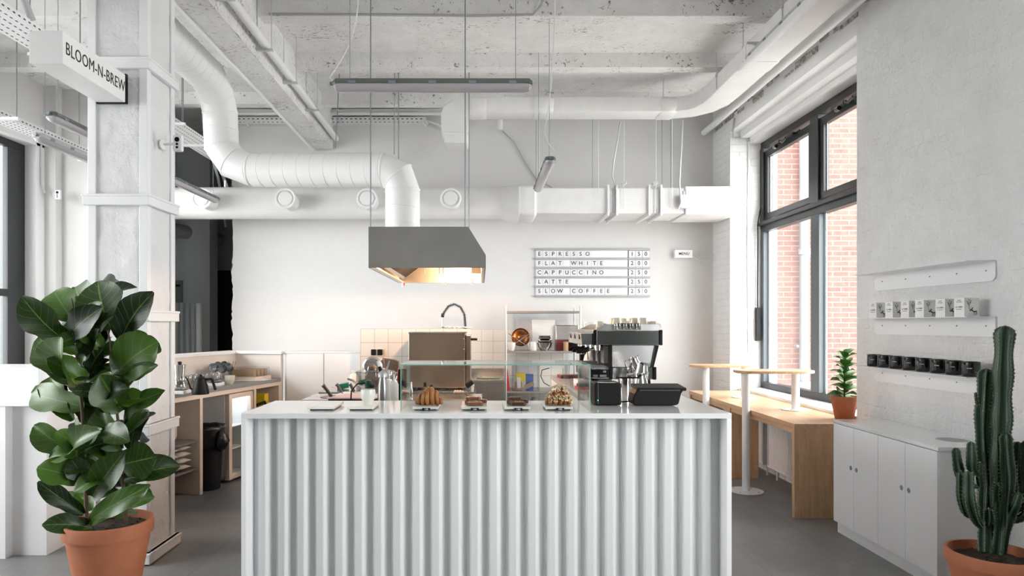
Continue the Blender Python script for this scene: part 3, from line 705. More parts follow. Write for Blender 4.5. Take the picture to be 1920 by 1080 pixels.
# (px, y, kind)
lays = [(1125, 5.10, cup_prof, 'small cream cup at the left end of the machine top'), (1151, 5.35, big, 'large cream cup at the back left of the machine top'), (1156, 5.12, big, 'large cream cup left of centre at the front of the machine top'),
        (1170, 5.5, big, 'large cream cup half hidden behind the left cups'), (1175, 5.1, cup_prof, 'small cream cup near the middle of the machine top'), (1190, 5.22, big, 'large cream cup right of the middle gap on the machine top'), (1186, 5.55, big, 'large cream cup behind the right group'),
        (1206, 5.1, big, 'tall cream cup second from the right on the machine top'), (1217, 5.4, cup_prof, 'small cream cup peeking between the two right cups'), (1225, 5.1, cup_prof, 'small cream cup at the right end of the machine top')]
for (px, y, pf, lb) in lays: cup(px, y, pf, lb)
for i, px in enumerate((1130, 1144, 1166)):
    c = Vector(((px-CX)/F*5.06, 5.06, cupz)); m = MB(); m.lathe([(0,0),(.02,0),(.045,.012),(.047,.016),(.03,.012),(0,.006)], c, 24); tag(m.build('saucer', M_ceramw, origin=c), ('white saucer at the left end of the machine top', 'white saucer left of the big cups on the machine top', 'white saucer in front of the big cups on the machine top')[i], 'saucer', 'saucers on the espresso machine')
for i in range(4):
    px = 1160+i*12.2; c = Vector(((px-CX)/F*4.965, 4.965, em(0, 619).z+.003)); m = MB(); m.lathe([(0,0),(.017,.0),(.021,.006),(.022,.03),(.0235,.048),(.0215,.048),(.0195,.008),(0,.004)], c, 20)
    tag(m.build('espresso_shot_cup', M_chrome, origin=c), ('steel shot cup, leftmost of the four hanging on the cup rail', 'steel shot cup, second from left on the cup rail', 'steel shot cup, third from left on the cup rail', 'steel shot cup, rightmost on the cup rail')[i], 'cup', 'steel shot cups on the rail')
# milk pitchers and knock box
def pitcher(px, d, z, label, tilt=0, s=1, grp='steel milk pitchers beside the espresso machine'):
    c = Vector(((px-CX)/F*d, d, z)); R = Matrix.Rotation(tilt, 3, 'Y'); m = MB()
    m.lathe([(0,0),(.046*s,0),(.048*s,.006*s),(.047*s,.06*s),(.036*s,.10*s),(.040*s,.125*s),(.038*s,.125*s),(.034*s,.10*s),(.045*s,.06*s),(0,.004)], c, 26, M=R)
    o = m.build('milk_pitcher', M_chrome, origin=c); tag(o, label, 'pitcher', grp)
    q = MB(); q.tube([c+R@Vector((-.036*s,0,.118*s)), c+R@Vector((-.075*s,0,.115*s)), c+R@Vector((-.082*s,0,.08*s)), c+R@Vector((-.075*s,0,.035*s)), c+R@Vector((-.046*s,0,.03*s))], .006*s, 8); q.build('handle', M_chrome, o)
    q = MB(); q.tube([c+R@Vector((.030*s,0,.105*s)), c+R@Vector((.052*s,0,.127*s))], [.014*s,.006*s], 8); q.build('spout', M_chrome, o)
pitcher(1200, 4.62, ZT, 'large steel milk pitcher standing right beside the knock box', 0, 1.15)
pitcher(1200, 4.64, ZT+.08, 'steel milk pitcher tilted inside the large standing pitcher', .12, 1.05)
pitcher(1196, 4.66, ZT+.15, 'dark steel milk pitcher lying on top of the pitcher stack', -.35, .8)
kb = Vector(((1172-CX)/F*4.50, 4.50, ZT))
o = MB().lathe([(0,0),(.044,0),(.046,.01),(.046,.115),(.043,.115),(.042,.01),(0,.008)], kb, 28).build('knock_box', M_chrome, origin=kb); tag(o, 'round steel knock box with a black bar behind the printer', 'knock box')
MB().tube([kb+Vector((-.06,0,.118)), kb+Vector((.09,0,.118))], .006, 8).build('knock_bar', M_black, o)
# things lying on the far end of the return counter
tag(MB().obox((.70, 5.9, ZT), (.20,.04,0), (-.02,.12,0), (0,0,.03)).build('burgundy_book', M_burger, bevel=.003, smooth=0), 'dark red bag lying at the far end of the return counter', 'bag')
tag(MB().obox((.78, 5.35, ZT), (.26,.02,0), (-.02,.2,0), (0,0,.03)).build('paper_stack', M_paper, smooth=0), 'stack of white papers on the return counter left of the machine', 'papers')
tag(MB().obox((.70, 4.90, ZT), (.16,0,0), (0,.14,0), (0,0,.018)).build('red_folder', M_red, bevel=.002, smooth=0), 'flat red folder on the return counter behind the glass case', 'folder')
tag(MB().obox((.71, 4.92, ZT+.018), (.13,0,0), (0,.1,0), (0,0,.02)).build('card_reader', M_black, bevel=.004, smooth=0), 'black card reader lying on the red folder', 'card reader')
tag(MB().obox((.83, 5.40, ZT+.03), (.17,0,0), (0,.1,0), (0,0,.022)).build('black_notebook', M_black, bevel=.002, smooth=0), 'black notebook lying on the stack of white papers', 'notebook')
tag(MB().tube([(.80,4.75,ZT+.012),(.86,4.7,ZT+.014),(.93,4.76,ZT+.012),(.9,4.82,ZT+.012),(.82,4.8,ZT+.012)], .011, 8).build('folded_cloth', M_dark_wall), 'dark grey folded cloth on the return counter near the case', 'cloth')
c = Vector(((1060-CX)/F*5.95, 5.9, ZT)); tag(MB().lathe([(0,0),(.028,0),(.033,.12),(.031,.12),(.026,.006),(0,.006)], c, 20).build('drinking_glass', M_pglass, origin=c), 'clear drinking glass at the far end of the return counter', 'glass')
c = Vector(((1108-CX)/F*5.9, 5.92, ZT)); m = MB(); m.lathe([(0,0),(.05,0),(.062,.16),(.05,.2),(.03,.23),(0,.24)], c, 14); tag(m.build('paper_bag', M_paper, origin=c), 'crumpled white paper bag behind the machine groups', 'bag')
# grinder beyond the machine
gr = thing('coffee_grinder', 'dark coffee grinder half hidden left of the espresso machine', 'grinder', (.98, 6.15, ZT))
MB().box(.93, 1.06, 6.06, 6.24, ZT, ZT+.3).build('body', M_black, gr, bevel=.01, smooth=0)
MB().lathe([(0,0),(.03,0),(.07,.16),(.07,.19),(0,.19)], (.995, 6.15, ZT+.30), 20).build('hopper', M_pglass, gr)
MB().box(.90, .93, 6.12, 6.18, ZT+.12, ZT+.2).build('spout', M_black, gr, smooth=0)
# ============================================================ RIGHT SIDE: bench, tables, radiator, cabinet, shelves
bn = thing('bench', 'long light oak bench table with panel legs under the large window', 'bench', (2.9, 6.8, 0))
MB().box(2.51, 3.14, 5.45, 8.20, .712, .754).build('bench_top', M_oak_y, bn, bevel=.002, smooth=0)
MB().box(2.525, 2.545, 5.50, 8.15, .672, .712).build('front_rail', M_oak_y, bn, smooth=0)
for y, x1 in ((5.45, 3.02), (6.86, 2.80), (8.14, 3.02)):
    MB().box(2.51, x1, y, y+.045, 0, .712).build('leg', M_oak_z, bn, bevel=.002, smooth=0)
def radiator(y0, y1, label):
    r = thing('radiator', label, 'radiator', (2.95, (y0+y1)/2, .12), 'white panel radiators under the window')
    m = MB(); pr = []; y = y0
    while y < y1-.034: pr += [(y, .0), (y+.008, .0), (y+.012, .008), (y+.022, .008), (y+.026, .0)]; y += .0333
    A = [m.bm.verts.new((2.885+p[1], p[0], .13)) for p in pr]; B = [m.bm.verts.new((2.885+p[1], p[0], .56)) for p in pr]
    for i in range(len(pr)-1): m._face([A[i], B[i], B[i+1], A[i+1]])
    m.build('front_panel', M_white, r, smooth=0)
    MB().box(2.90, 2.985, y0, y1, .13, .585).build('body', M_white, r, bevel=.005, smooth=0)
    m = MB(); m.box(2.88, 2.99, y0-.004, y0+.004, .12, .59).box(2.88, 2.99, y1-.004, y1+.004, .12, .59).box(2.88, 2.895, y0, y1, .56, .59).box(2.88, 2.895, y0, y1, .12, .135)
    m.build('end_cover', M_white, r, smooth=0, bevel=.002)
    m = MB(); m.tube([(2.95, y0+.06, .13), (2.95, y0+.06, .0)], .009, 8).tube([(2.95, y1-.06, .13), (2.95, y1-.06, 0)], .009, 8); m.build('pipe', M_white, r)
radiator(5.56, 6.84, 'white ribbed panel radiator under the near half of the bench'); radiator(6.95, 8.10, 'white ribbed panel radiator under the far half of the bench')
def pill_table(x0, x1, yc, zt, bx0, bx1, label):
    t = thing('high_table', label, 'table', (bx0, yc, 0), 'oak topped high tables on the bench')
    r = .17; pts = []
    for k in range(17):
        a = -PI/2+PI*k/16; pts.append((x1-r+r*math.cos(a), yc+r*math.sin(a)))
    for k in range(17):
        a = PI/2+PI*k/16; pts.append((x0+r+r*math.cos(a), yc+r*math.sin(a)))
    m = MB(); m.prism(pts, 'z', zt-.024, zt); m.build('tabletop', M_oak_y, t, smooth=30, bevel=.004)
    for bx, zb in ((bx0, 0), (bx1, .754)):
        m = MB(); m.cyl((bx, yc, zb+.008), (bx, yc, zt-.024), .035, n=24); p = m.build('pole', M_steelw, t)
        m = MB(); rb = .155 if zb == 0 else .125; m.cyl((bx, yc, zb), (bx, yc, zb+.008), rb, n=40); p2 = m.build('foot_plate', M_steelw, t, bevel=.002)
        m = MB()
        for k in range(4): a = PI/4+k*PI/2; m.cyl((bx+rb*.78*math.cos(a), yc+rb*.78*math.sin(a), zb+.008), (bx+rb*.78*math.cos(a), yc+rb*.78*math.sin(a), zb+.011), .007, n=8)
        m.build('screw', M_rod, p2)
        m = MB(); m.cyl((bx, yc, zt-.03), (bx, yc, zt-.024), .09, n=24); m.build('top_flange', M_steelw, p, bevel=.001)
pill_table(2.36, 3.09, 6.34, 1.125, 2.47, 2.93, 'nearer pill shaped oak high table, one pole on the floor and one on the bench')
pill_table(2.27, 2.99, 7.40, 1.112, 2.45, 2.865, 'farther pill shaped oak high table behind the nearer one')
# low cabinet with four doors
cb = thing('low_cabinet', 'low white cabinet with four narrow doors against the brick wall', 'cabinet', (2.83, 4.5, 0))
MB().box(2.662, 3.027, 3.96, 5.10, .08, .815).build('body', M_cab, cb, smooth=0, bevel=.001)
MB().box(2.672, 3.027, 3.95, 5.10, 0, .08).build('plinth', M_cab, cb, smooth=0)
m = MB(); n = 40; cxg, cyg, rg = 2.895, 4.19, .085
MB().box(2.643, 3.027, 3.94, 5.11, .818, .84).build('cabinet_top', M_counter, cb, bevel=.0015, smooth=0)
MB().lathe([(rg, .8405),(rg+.004,.8405),(rg+.004,.842),(rg,.842),(rg,.8405)], (cxg, cyg, 0), 40).build('hole_rim', M_steelw, cb)
MB().lathe([(0, .8403),(rg,.8403),(rg,.8409),(0,.8409)], (cxg, cyg, 0), 40).build('hole_shade_disc', simple('grey_hole_shade', (.36,.36,.37), .6), cb)  # flat grey disc paints the shade inside the open round cutout
ys = [3.945, 4.245, 4.535, 4.83, 5.105]
for k in range(4):
    dr = MB().box(2.643, 2.662, ys[k]+.0018, ys[k+1]-.0018, .086, .812).build('door', M_cab, cb, bevel=.001, smooth=0)
    hy = ys[k+1]-.036 if k % 2 == 0 else ys[k]+.036
    m = MB(); m.cyl((2.6425, hy, .525), (2.6435, hy, .525), .0165, n=24); m.build('finger_hole', M_rod, dr)
m = MB(); m.cyl((2.9, 3.961, .12), (2.9, 3.955, .12), .012, n=16); m.build('cable_cap', M_steelw, cb)
# L shaped steel shelves
def shelf(z, label):
    s = thing('wall_shelf', label, 'shelf', (WX, 4.6, z), 'white folded steel wall shelves')
    MB().box(2.85, WX-.004, 4.0, 5.22, z-.004, z).build('shelf_plate', M_steelw, s, smooth=0)
    pts = [(5.22, z-.004), (5.22, z-.085)]
    for k in range(1, 8): a = k/7*PI/2; pts.append((5.22-.035+.035*math.cos(a), z-.085-.035*math.sin(a)))
    for k in range(0, 8): a = PI/2+k/7*PI/2; pts.append((4.0+.035+.035*math.cos(a), z-.085-.035*math.sin(a)))
    pts.append((4.0, z-.004))
    MB().prism(pts, 'x', WX-.012, WX-.003).build('back_plate', M_steelw, s, smooth=0)
    m = MB()
    for y in (4.07, 4.32, 4.58, 4.84, 5.12): m.cyl((WX-.012, y, z-.055), (WX-.016, y, z-.055), .0045, n=10)
    m.build('screw', M_rod, s)
shelf(1.925, 'empty white steel wall shelf, topmost of the three'); shelf(1.595, 'white steel wall shelf carrying the small paper boxes'); shelf(1.238, 'white steel wall shelf carrying the black mugs, lowest of the three')
names = ('nearest the camera at the right end', 'second from the right end', 'third from the right end', 'fourth from the right end', 'fifth from the right end', 'farthest at the left end')
lc1 = text_mesh('LA CABRA', .0135, .0002); lc2 = text_mesh('COFFEE ROASTERS', .0055, .0002); lc3 = text_mesh('ETHIOPIA', .007, .0002)
M_box = simple('white_carton', (.78,.78,.775), .6)
for i, (d, rz) in enumerate(((4.046,0),(4.214,0),(4.415,0),(4.569,0),(4.748,0),(4.944,0))):
    x0, z0, a, h = 2.87, 1.5951, .088, .112
    b = MB().box(x0, x0+a, d, d+a, z0, z0+h).build('coffee_box', M_box, bevel=.001, smooth=0); tag(b, 'white carton with plant drawing, '+names[i]+' of the row', 'box', 'coffee cartons on the middle shelf')
    m = MB(); Mf = lambda zc, yc=d+a/2: frameM((x0-.0004, yc, z0+zc), (0,-1,0), (0,0,1))
    m.mesh(lc1, Mf(.058)); m.mesh(lc2, Mf(.044)); m.mesh(lc3, Mf(.098)); m.mesh(lc2, Mf(.088)); m.build('lettering', M_ink, b, smooth=0)
    m = MB(); S = lambda u, v: Vector((x0+u*a, d-.0006, z0+v*h))
    def br(p, r): m.tube([S(*q) for q in p], r, 5)
    br([(.38,.30),(.36,.45),(.30,.60),(.32,.78)], .0008); br([(.32,.60),(.22,.70),(.20,.80)], .0007); br([(.31,.62),(.42,.72),(.44,.84)], .0007); br([(.31,.66),(.31,.88)], .0006)
    for (u, v) in ((.20,.80),(.44,.84),(.31,.90),(.25,.72),(.40,.74)): m.lathe([(0,-.0035),(.003,0),(0,.0035)], S(u, v), 6, sy=.2)
    br([(.38,.32),(.48,.38),(.56,.30),(.70,.26),(.82,.30)], .0034); br([(.50,.40),(.56,.48)], .003); br([(.62,.28),(.60,.08)], .001); br([(.68,.28),(.70,.08)], .001); br([(.80,.28),(.78,.08)], .001); br([(.82,.30),(.86,.10)], .001)
    m.build('goat_drawing', M_ink, b, smooth=0)
nm = ('nearest the camera at the right end', 'second from the right end', 'third from the right end', 'fourth from the right end', 'fourth from the left end', 'third from the left end', 'second from the left end', 'farthest at the left end')
for i, px in enumerate((1820.8, 1789, 1759.6, 1732, 1706.7, 1681, 1659, 1639)):
    d = 2.93*F/(px-CX); c = Vector((2.93, d, 1.2385)); r = .0475
    o = MB().lathe([(0,0),(r*.92,0),(r,.006),(r,.083),(r+.003,.086),(r+.0015,.088),(r-.003,.085),(r-.003,.008),(0,.008)], c, 28).build('enamel_mug', M_blackg, origin=c, smooth=40)
    tag(o, 'glossy black enamel mug, '+nm[i]+' of the lowest shelf', 'mug', 'black mugs on the lowest shelf')
    m = MB(); m.tube([c+Vector((0, r-.002, .07)), c+Vector((0, r+.022, .068)), c+Vector((0, r+.026, .045)), c+Vector((0, r+.018, .022)), c+Vector((0, r-.002, .018))], .004, 8); m.build('handle', M_blackg, o)
    m = MB(); me = text_mesh('COFFEE', .0075, .0002); 
    m.mesh(me, frameM(c+Vector((-r*.72-.0006, -r*.70-.0006, .05)), (.70,-.72,0), (0,0,1))); m.build('lettering', M_steelw, o, smooth=0)

# ------------------------------------------------------------ plants
def leaf(m, base, tip, width, normal, bend=.12, fold=.10, wav=.02, nu=8, nv=12, shape='fiddle'):
    base, tip = Vector(base), Vector(tip); D = tip-base; L = D.length; d = D.normalized()
    n = Vector(normal); n = (n-d*n.dot(d)).normalized(); s = d.cross(n); ph = random.random()*6; ph2 = random.random()*6
    def wf(t):
        if shape == 'fiddle':
            return (math.sin(PI*min(1, t**.8*1.0))**.55)*(.58+.55*t)*(1-.22*math.exp(-((t-.38)/.14)**2)) if 0 < t < 1 else 0
        return math.sin(PI*t**.8)**.7 if 0 < t < 1 else 0
    def fn(u, v):
        t = .02+.975*v; a = (u-.5)*2; wdt = width/2*max(wf(t), .02)
        z = L*bend*4*(t*(1-t)) - L*.10*t*t + fold*abs(a)**1.5*wdt*2 + wav*L*(math.sin(t*13+ph+a*2)*abs(a)**2)+ .25*wav*L*math.sin(t*7+ph2)
        return base + d*(L*t) + s*(a*wdt) + n*z
    m.grid(fn, nu, nv)
def pot(name_parent, c, R, H, rim=.055, mt=M_terra):
    c = Vector(c); m = MB(); rb = R*.66
    m.lathe([(0,0),(rb*.9,0),(rb,.006),(R*.935,H-rim),(R*.995,H-rim-.0),(R,H-rim+.006),(R,H-.008),(R*.985,H),(R*.93,H),(R*.91,H-.03),(R*.88,H-.05),(0,H-.05)], c, 56)
    p = m.build('pot', mt, name_parent, smooth=40)
    m = MB(); random.seed(9)
    m.grid(lambda u, v: c+Vector((R*.895*v*math.cos(2*PI*u), R*.895*v*math.sin(2*PI*u), H-.045+.008*noise.noise(Vector((v*9*math.cos(2*PI*u), v*9*math.sin(2*PI*u), 2))))), 40, 10, uv=False)
    for k in range(60):
        a = random.random()*6.28; r = R*.85*math.sqrt(random.random()); s_ = random.uniform(.003, .009)
        m.lathe([(0,-s_),(s_,0),(0,s_*.8)], c+Vector((r*math.cos(a), r*math.sin(a), H-.04)), 6)
    m.build('soil', M_soil, name_parent, smooth=60)
# large fiddle leaf fig
D0 = 3.85
fc = Vector(((204-CX)/F*D0, D0, 0)); RR = (280-126)/2/F*(D0); HH = EYE-(984-CY)/F*(D0-.1)
fig = thing('fiddle_leaf_fig', 'tall fiddle leaf fig in a terracotta pot beside the white column', 'potted plant', fc)
pot(fig, fc, RR, HH, .075)
def FP(zx, zy, d): return W(zx*.537, 500+zy*.537, d)       # region coordinates of the plant to room points
stems = [((303,900),(298,700),(285,480),(268,330),(262,180),(250,110)), ((440,890),(425,700),(415,560),(395,400),(385,260),(350,120))]
m = MB()
for si, st in enumerate(stems):
    pts = [FP(a, b, D0-.02+.06*si) for a, b in st]; m.tube(pts, [.011,.010,.008,.007,.005,.003], 10)
m.tube([FP(300,905,D0), FP(288,640,D0-.02), FP(285,400,D0)], .006, 8)
m.build('stem', M_stem, fig)
random.seed(21); m = MB()
LV = [((235,262),(72,112),105,-.25),((255,190),(182,78),110,.1),((392,222),(335,48),150,.0),((422,268),(524,90),105,-.1),((250,262),(338,145),95,-.2),((266,400),(195,255),178,-.25),
 ((402,392),(535,262),165,-.15),((452,430),(532,340),62,-.2),((430,535),(560,430),66,-.1),((300,492),(92,440),100,.1),((270,410),(130,228),95,.15),((430,505),(350,385),120,-.15),((425,640),(345,492),110,-.05),
 ((272,655),(108,558),90,-.05),((266,655),(328,572),84,-.28),((292,745),(130,700),92,-.15),((320,805),(420,655),95,-.2),((425,690),(540,665),125,.0),((430,745),(624,692),92,.1),((296,866),(132,752),62,-.15),
 ((325,912),(150,898),66,-.2),((312,892),(500,770),70,-.25),((425,840),(528,800),56,-.1),((262,540),(165,372),90,.2),((470,215),(455,92),80,.2),((330,190),(250,58),120,.25),((340,345),(372,205),110,.2),
 ((350,575),(292,425),110,.15),((455,285),(560,290),80,.0),((455,640),(498,490),90,.2),((330,470),(380,420),110,.1),((390,560),(300,600),100,.1),((300,620),(235,560),95,.25),((380,720),(330,620),130,.1),
 ((300,800),(215,820),80,.3),((400,880),(470,840),70,.2),((420,100),(325,52),100,.3),((230,440),(150,400),80,.3),((420,330),(500,310),110,.3),((300,700),(215,650),110,.2),((440,560),(500,600),90,.3),((470,770),(400,700),100,.25),
 ((300,340),(350,250),130,.3),((410,180),(440,100),90,.3),((360,660),(430,740),90,.3)]
for (b, t, wd, dep) in LV:
    f = .537/F*D0; db = D0+dep*.25; dt = D0+dep
    nrm = Vector((random.uniform(-.35,.35), -1, random.uniform(.1,.75)))
    leaf(m, FP(b[0], b[1], db), FP(t[0], t[1], dt), wd*f*1.3, nrm, bend=random.uniform(.03,.14), fold=random.uniform(.0,.35), wav=.022)
for k in range(44):
    zz_ = random.uniform(120, 860); xx = 340+random.uniform(-90, 90); a = random.uniform(0, 2*PI)
    b = FP(xx, zz_, D0+.05); L = random.uniform(.20, .30); tp = b+Vector((math.cos(a)*L*.75, abs(math.sin(a))*L*.8, random.uniform(-.02,.18)))
    leaf(m, b, tp, L*.62, (random.uniform(-.4,.4), -.6, .8), bend=.1, fold=.2, wav=.02)
for k in range(24):
    zz_ = random.uniform(170, 800); xx = 340+random.uniform(-70, 80); a = random.uniform(-.4, PI+.4)
    b = FP(xx, zz_, D0-.06); L = random.uniform(.17, .25); tp = b+Vector((math.cos(a)*L*.8, -random.uniform(.02,.14), math.sin(a)*L*.75))
    leaf(m, b, tp, L*.66, (random.uniform(-.4,.4), -1, random.uniform(.2,.9)), bend=random.uniform(.04,.14), fold=.2, wav=.028)
m.build('foliage', M_leaf, fig, smooth=180)
# small young fig on the bench
c2 = Vector((683/F*5.72, 5.72, .754))
sf = thing('young_fig_plant', 'small bright green leafy plant in a terracotta pot on the bench end', 'potted plant', c2)
pot(sf, c2, .108, .195, .035)
m = MB(); m.tube([c2+Vector((0,0,.15)), c2+Vector((.0,0,.4)), c2+Vector((.02,0,.55))], [.006,.005,.003], 8); m.build('stem', M_stem, sf)
random.seed(5); m = MB()
for k in range(27):
    t = k/26; z = .17+.36*t; a = k*2.4+.5; L = .145*(1-.25*t)*random.uniform(.9,1.1)
    b = c2+Vector((.0, 0, z)); tp = b+Vector((math.cos(a)*L*.85, math.sin(a)*L*.85, L*(.15+.5*t)))
    leaf(m, b, tp, L*.72, (math.cos(a)*-.3, math.sin(a)*-.3-.35, 1), bend=.10, fold=.15, wav=.02, nu=6, nv=8, shape='plain')
m.build('foliage', M_leaf2, sf, smooth=180)
# cactus
DC = 3.5
cc = Vector(((1861-CX)/F*DC, DC, 0)); HC = EYE-(1034-CY)/F*DC
ct = thing('cactus', 'tall columnar cactus in a terracotta pot beside the white cabinet', 'potted plant', cc)
pot(ct, cc, .208, HC, .06)
def CPt(zx, zy, dy=0): return W(1740+zx*.4627, 580+zy*.463, DC+dy)
spines = MB()
def column(m, pts, rmax, ribs=5, phase=0., taper=.6):
    # ribbed stem with scalloped edges
    P = [Vector(p) for p in pts]; segs = []
    for i in range(len(P)-1):
        n_ = max(3, int((P[i+1]-P[i]).length/.009)); 
        for k in range(n_): segs.append((i, k/n_))
    segs.append((len(P)-2, 1.0)); path = []
    for i, t in segs:
        p0 = P[max(i-1,0)]; p1 = P[i]; p2 = P[i+1]; p3 = P[min(i+2, len(P)-1)]
        path.append(.5*((2*p1)+(p2-p0)*t+(2*p0-5*p1+4*p2-p3)*t*t+(-p0+3*p1-3*p2+p3)*t**3))
    N = len(path); K = ribs*8
    tot = [0]
    for a, b in zip(path, path[1:]): tot.append(tot[-1]+(b-a).length)
    L = tot[-1]; u = None; rings = []
    if m.uv is None: m.uv = m.bm.loops.layers.uv.new('UVMap')
    for i in range(N):
        t = (path[min(i+1,N-1)]-path[max(i-1,0)]).normalized()
        if u is None: u = Vector((math.cos(phase), math.sin(phase), 0)); 
        u = (u-t*u.dot(t)).normalized(); b = t.cross(u); s_ = tot[i]
        env = min(1, (taper+(1-taper)*min(1, s_/(.25*L+.01))))*math.sqrt(max(0.0, 1-max(0, 1-(L-s_)/(rmax*1.1))**2)+.0004)
        env *= 1+.10*math.sin(s_*28+phase)
        ring = []
        for k in range(K):
            a = 2*PI*k/K; w_ = abs(math.cos(a*ribs/2))
            q = w_**2.2; sc_ = 1+.07*math.sin(s_*2*PI/.022)*q
            r = rmax*env*(.44+.60*q)*sc_
            ring.append((m.bm.verts.new(path[i]+(u*math.cos(a)+b*math.sin(a))*r), q))
            if k % 8 == 0 and i % 2 == 0 and i > 1:
                p = path[i]+(u*math.cos(a)+b*math.sin(a))*r; o_ = (u*math.cos(a)+b*math.sin(a))
                spines.tube([p, p+o_*.006+t*.003], [.0011, .0004], 4)
        rings.append(ring)
    for A, B in zip(rings, rings[1:]):
        for k in range(K):
            vs = [A[k], A[(k+1)%K], B[(k+1)%K], B[k]]; f = m._face([v[0] for v in vs])
            if f:
                for lp, v in zip(f.loops, vs): lp[m.uv].uv = (v[1], 0)
    m._face([v[0] for v in rings[-1]])
arms = [([(230,985),(232,880),(240,700),(225,520),(228,380),(238,240)], .052, .7, .1),
 ([(275,990),(285,900),(290,700),(300,450),(305,250),(313,66)], .060, .75, 0),
 ([(300,990),(312,880),(318,790),(325,700),(318,600),(314,500)], .042, .5, -.05),
 ([(215,880),(190,850),(168,780),(165,710),(165,655)], .036, .5, -.10),
 ([(210,800),(160,830),(138,770),(133,710),(133,655)], .030, .5, -.02),
 ([(215,680),(180,650),(176,600),(175,535)], .028, .5, -.08),
 ([(205,720),(150,700),(125,650),(112,560)], .030, .5, .04),
 ([(320,900),(335,830),(355,790),(370,740)], .030, .5, -.12),
 ([(330,800),(350,740),(352,640),(365,535)], .036, .5, .10),
 ([(335,830),(380,780),(400,680),(398,530)], .038, .5, .04),
 ([(245,870),(248,840),(246,808)], .024, .6, -.10), ([(280,800),(275,750),(278,705)], .022, .6, -.10), ([(212,720),(208,670),(210,620)], .022, .6, -.03),
 ([(330,860),(365,850),(395,830),(402,780)], .030, .6, -.06), ([(205,400),(196,370),(193,335)], .010, .6, -.03)]
for k, (pp, r, tp, dy) in enumerate(arms):
    m = MB(); column(m, [CPt(a, b, dy*.7*min(1, i/2)) for i, (a, b) in enumerate(pp)], r*.74, 5 if r > .03 else 4, k*.7+.3, tp)
    m.build('stem' if k < 3 else 'arm', M_cactus, ct, smooth=180)
spines.build('spines', M_spine, ct, smooth=0)['kind'] = 'stuff'
# ============================================================ OVERHEAD: ducts, pipes, lamps
def rect_prof(a, b, r=.02):
    out = []
    for sx, sy, a0 in ((1,1,0),(-1,1,PI/2),(-1,-1,PI),(1,-1,1.5*PI)):
        for k in range(3): an = a0+k*PI/4; out.append((sx*(a-r)+r*math.cos(an), sy*(b-r)+r*math.sin(an)))
    return out
def subdiv(pts, step):
    out = [Vector(pts[0])]
    for a, b in zip(pts, pts[1:]):
        a, b = Vector(a), Vector(b); n = max(1, int((b-a).length/step))
        for k in range(1, n+1): out.append(a.lerp(b, k/n))
    return out
# spiral duct of the hood
sd = thing('spiral_duct', 'white round spiral duct rising from the hood and crossing to the ceiling on the left', 'duct', (-1.6, 6.5, 3.0))
R = .162
path = [(-.725,6.4,2.34),(-.725,6.4,2.80),(-.765,6.4,2.93),(-.90,6.42,3.0),(-2.20,6.6,3.04),(-2.40,6.62,3.12),(-2.505,6.62,3.27),(-2.52,6.62,3.6),(-2.52,6.52,3.75),(-2.52,6.3,3.85),(-2.52,3.0,3.87)]
MB().tube(path, R, 40).build('round_duct', M_spiral, sd, smooth=24)
def ring(m, p, t, r, w=.006):
    p = Vector(p); t = Vector(t).normalized(); m.tube([p-t*w, p-t*w*.5, p+t*w*.5, p+t*w], [r, r+.003, r+.003, r], 40, cap=False)
m = MB(); sp = [(.42,0),(.5,0)]
for a, b in ((0,1),(3,4),(6,7),(9,10)):
    A, B = Vector(path[a]), Vector(path[b]); n = max(1, int((B-A).length/.125))
    for k in range(n+1):
        t = (B-A); sk = Vector((0, .14, .0)) if abs(t.x) > .5 else Vector((.1,0,0)); ring(m, A.lerp(B, k/n), t.normalized()+sk, R, .003)
for i in (1,2,3,4,5,6,7,8,9):
    t = Vector(path[i+1])-Vector(path[i-1]); ring(m, path[i], t, R+.001, .010)
m.build('duct_seam', M_spiral, sd, smooth=50)
# long duct along the back wall
bd = thing('back_duct', 'long white duct along the back wall, round on the left and square on the right', 'duct', (0, 8.3, 3.02))
MB().tube([(-4.6,8.3,3.02),(.27,8.3,3.02)], .192, 40).build('round_duct', M_duct, bd, smooth=40)
m = MB()
m.tube([(.25,8.3,3.02),(.30,8.3,3.02),(.45,8.3,3.01),(.50,8.3,3.0)], [.192,.20,.235,.24], 32); m.build('reducer', M_duct, bd, smooth=40)
def wrap(m, p0, p1, a, b, s=1.0): 
    P0, P1 = Vector(p0), Vector(p1); pts = [P0, P0.lerp(P1,.12), P0.lerp(P1,.5), P0.lerp(P1,.88), P1]
    m.tube(pts, [s*.99, s*1.06, s*1.04, s*1.06, s*.99], prof=rect_prof(a, b, .04), up=(0,0,1))
m = MB(); wrap(m, (.46,8.3,3.0), (.66,8.3,3.0), .31, .155, 1.08)
for v in m.bm.verts: v.co += Vector((0,1,1))*.012*noise.noise(v.co*9)
m.build('joint_wrap', M_duct, bd, smooth=50)
m = MB(); m.box(.62, 1.50, 8.0, 8.6, 2.85, 3.15).box(1.60, 1.98, 8.0, 8.6, 2.85, 3.15).box(2.12, 2.4, 8.0, 8.6, 2.85, 3.15).box(2.4, 3.02, 7.98, 8.62, 2.835, 3.165)
m.build('square_duct', M_duct, bd, bevel=.012, smooth=0)
for xf in (1.50, 1.60, 1.98, 2.12): MB().box(xf-.010, xf+.010, 7.97, 8.63, 2.82, 3.18).build('flange', M_white, bd, bevel=.002, smooth=0)
for (a, b) in ((1.51, 1.59), (1.99, 2.11)):
    m = MB(); n = 6
    pts = [Vector((a+(b-a)*k/n, 8.3, 3.0)) for k in range(n+1)]; m.tube(pts, [1 if k % 2 else .93 for k in range(n+1)], prof=rect_prof(.295, .148, .02), up=(0,0,1)); m.build('flexible_sleeve', M_white, bd, smooth=0)
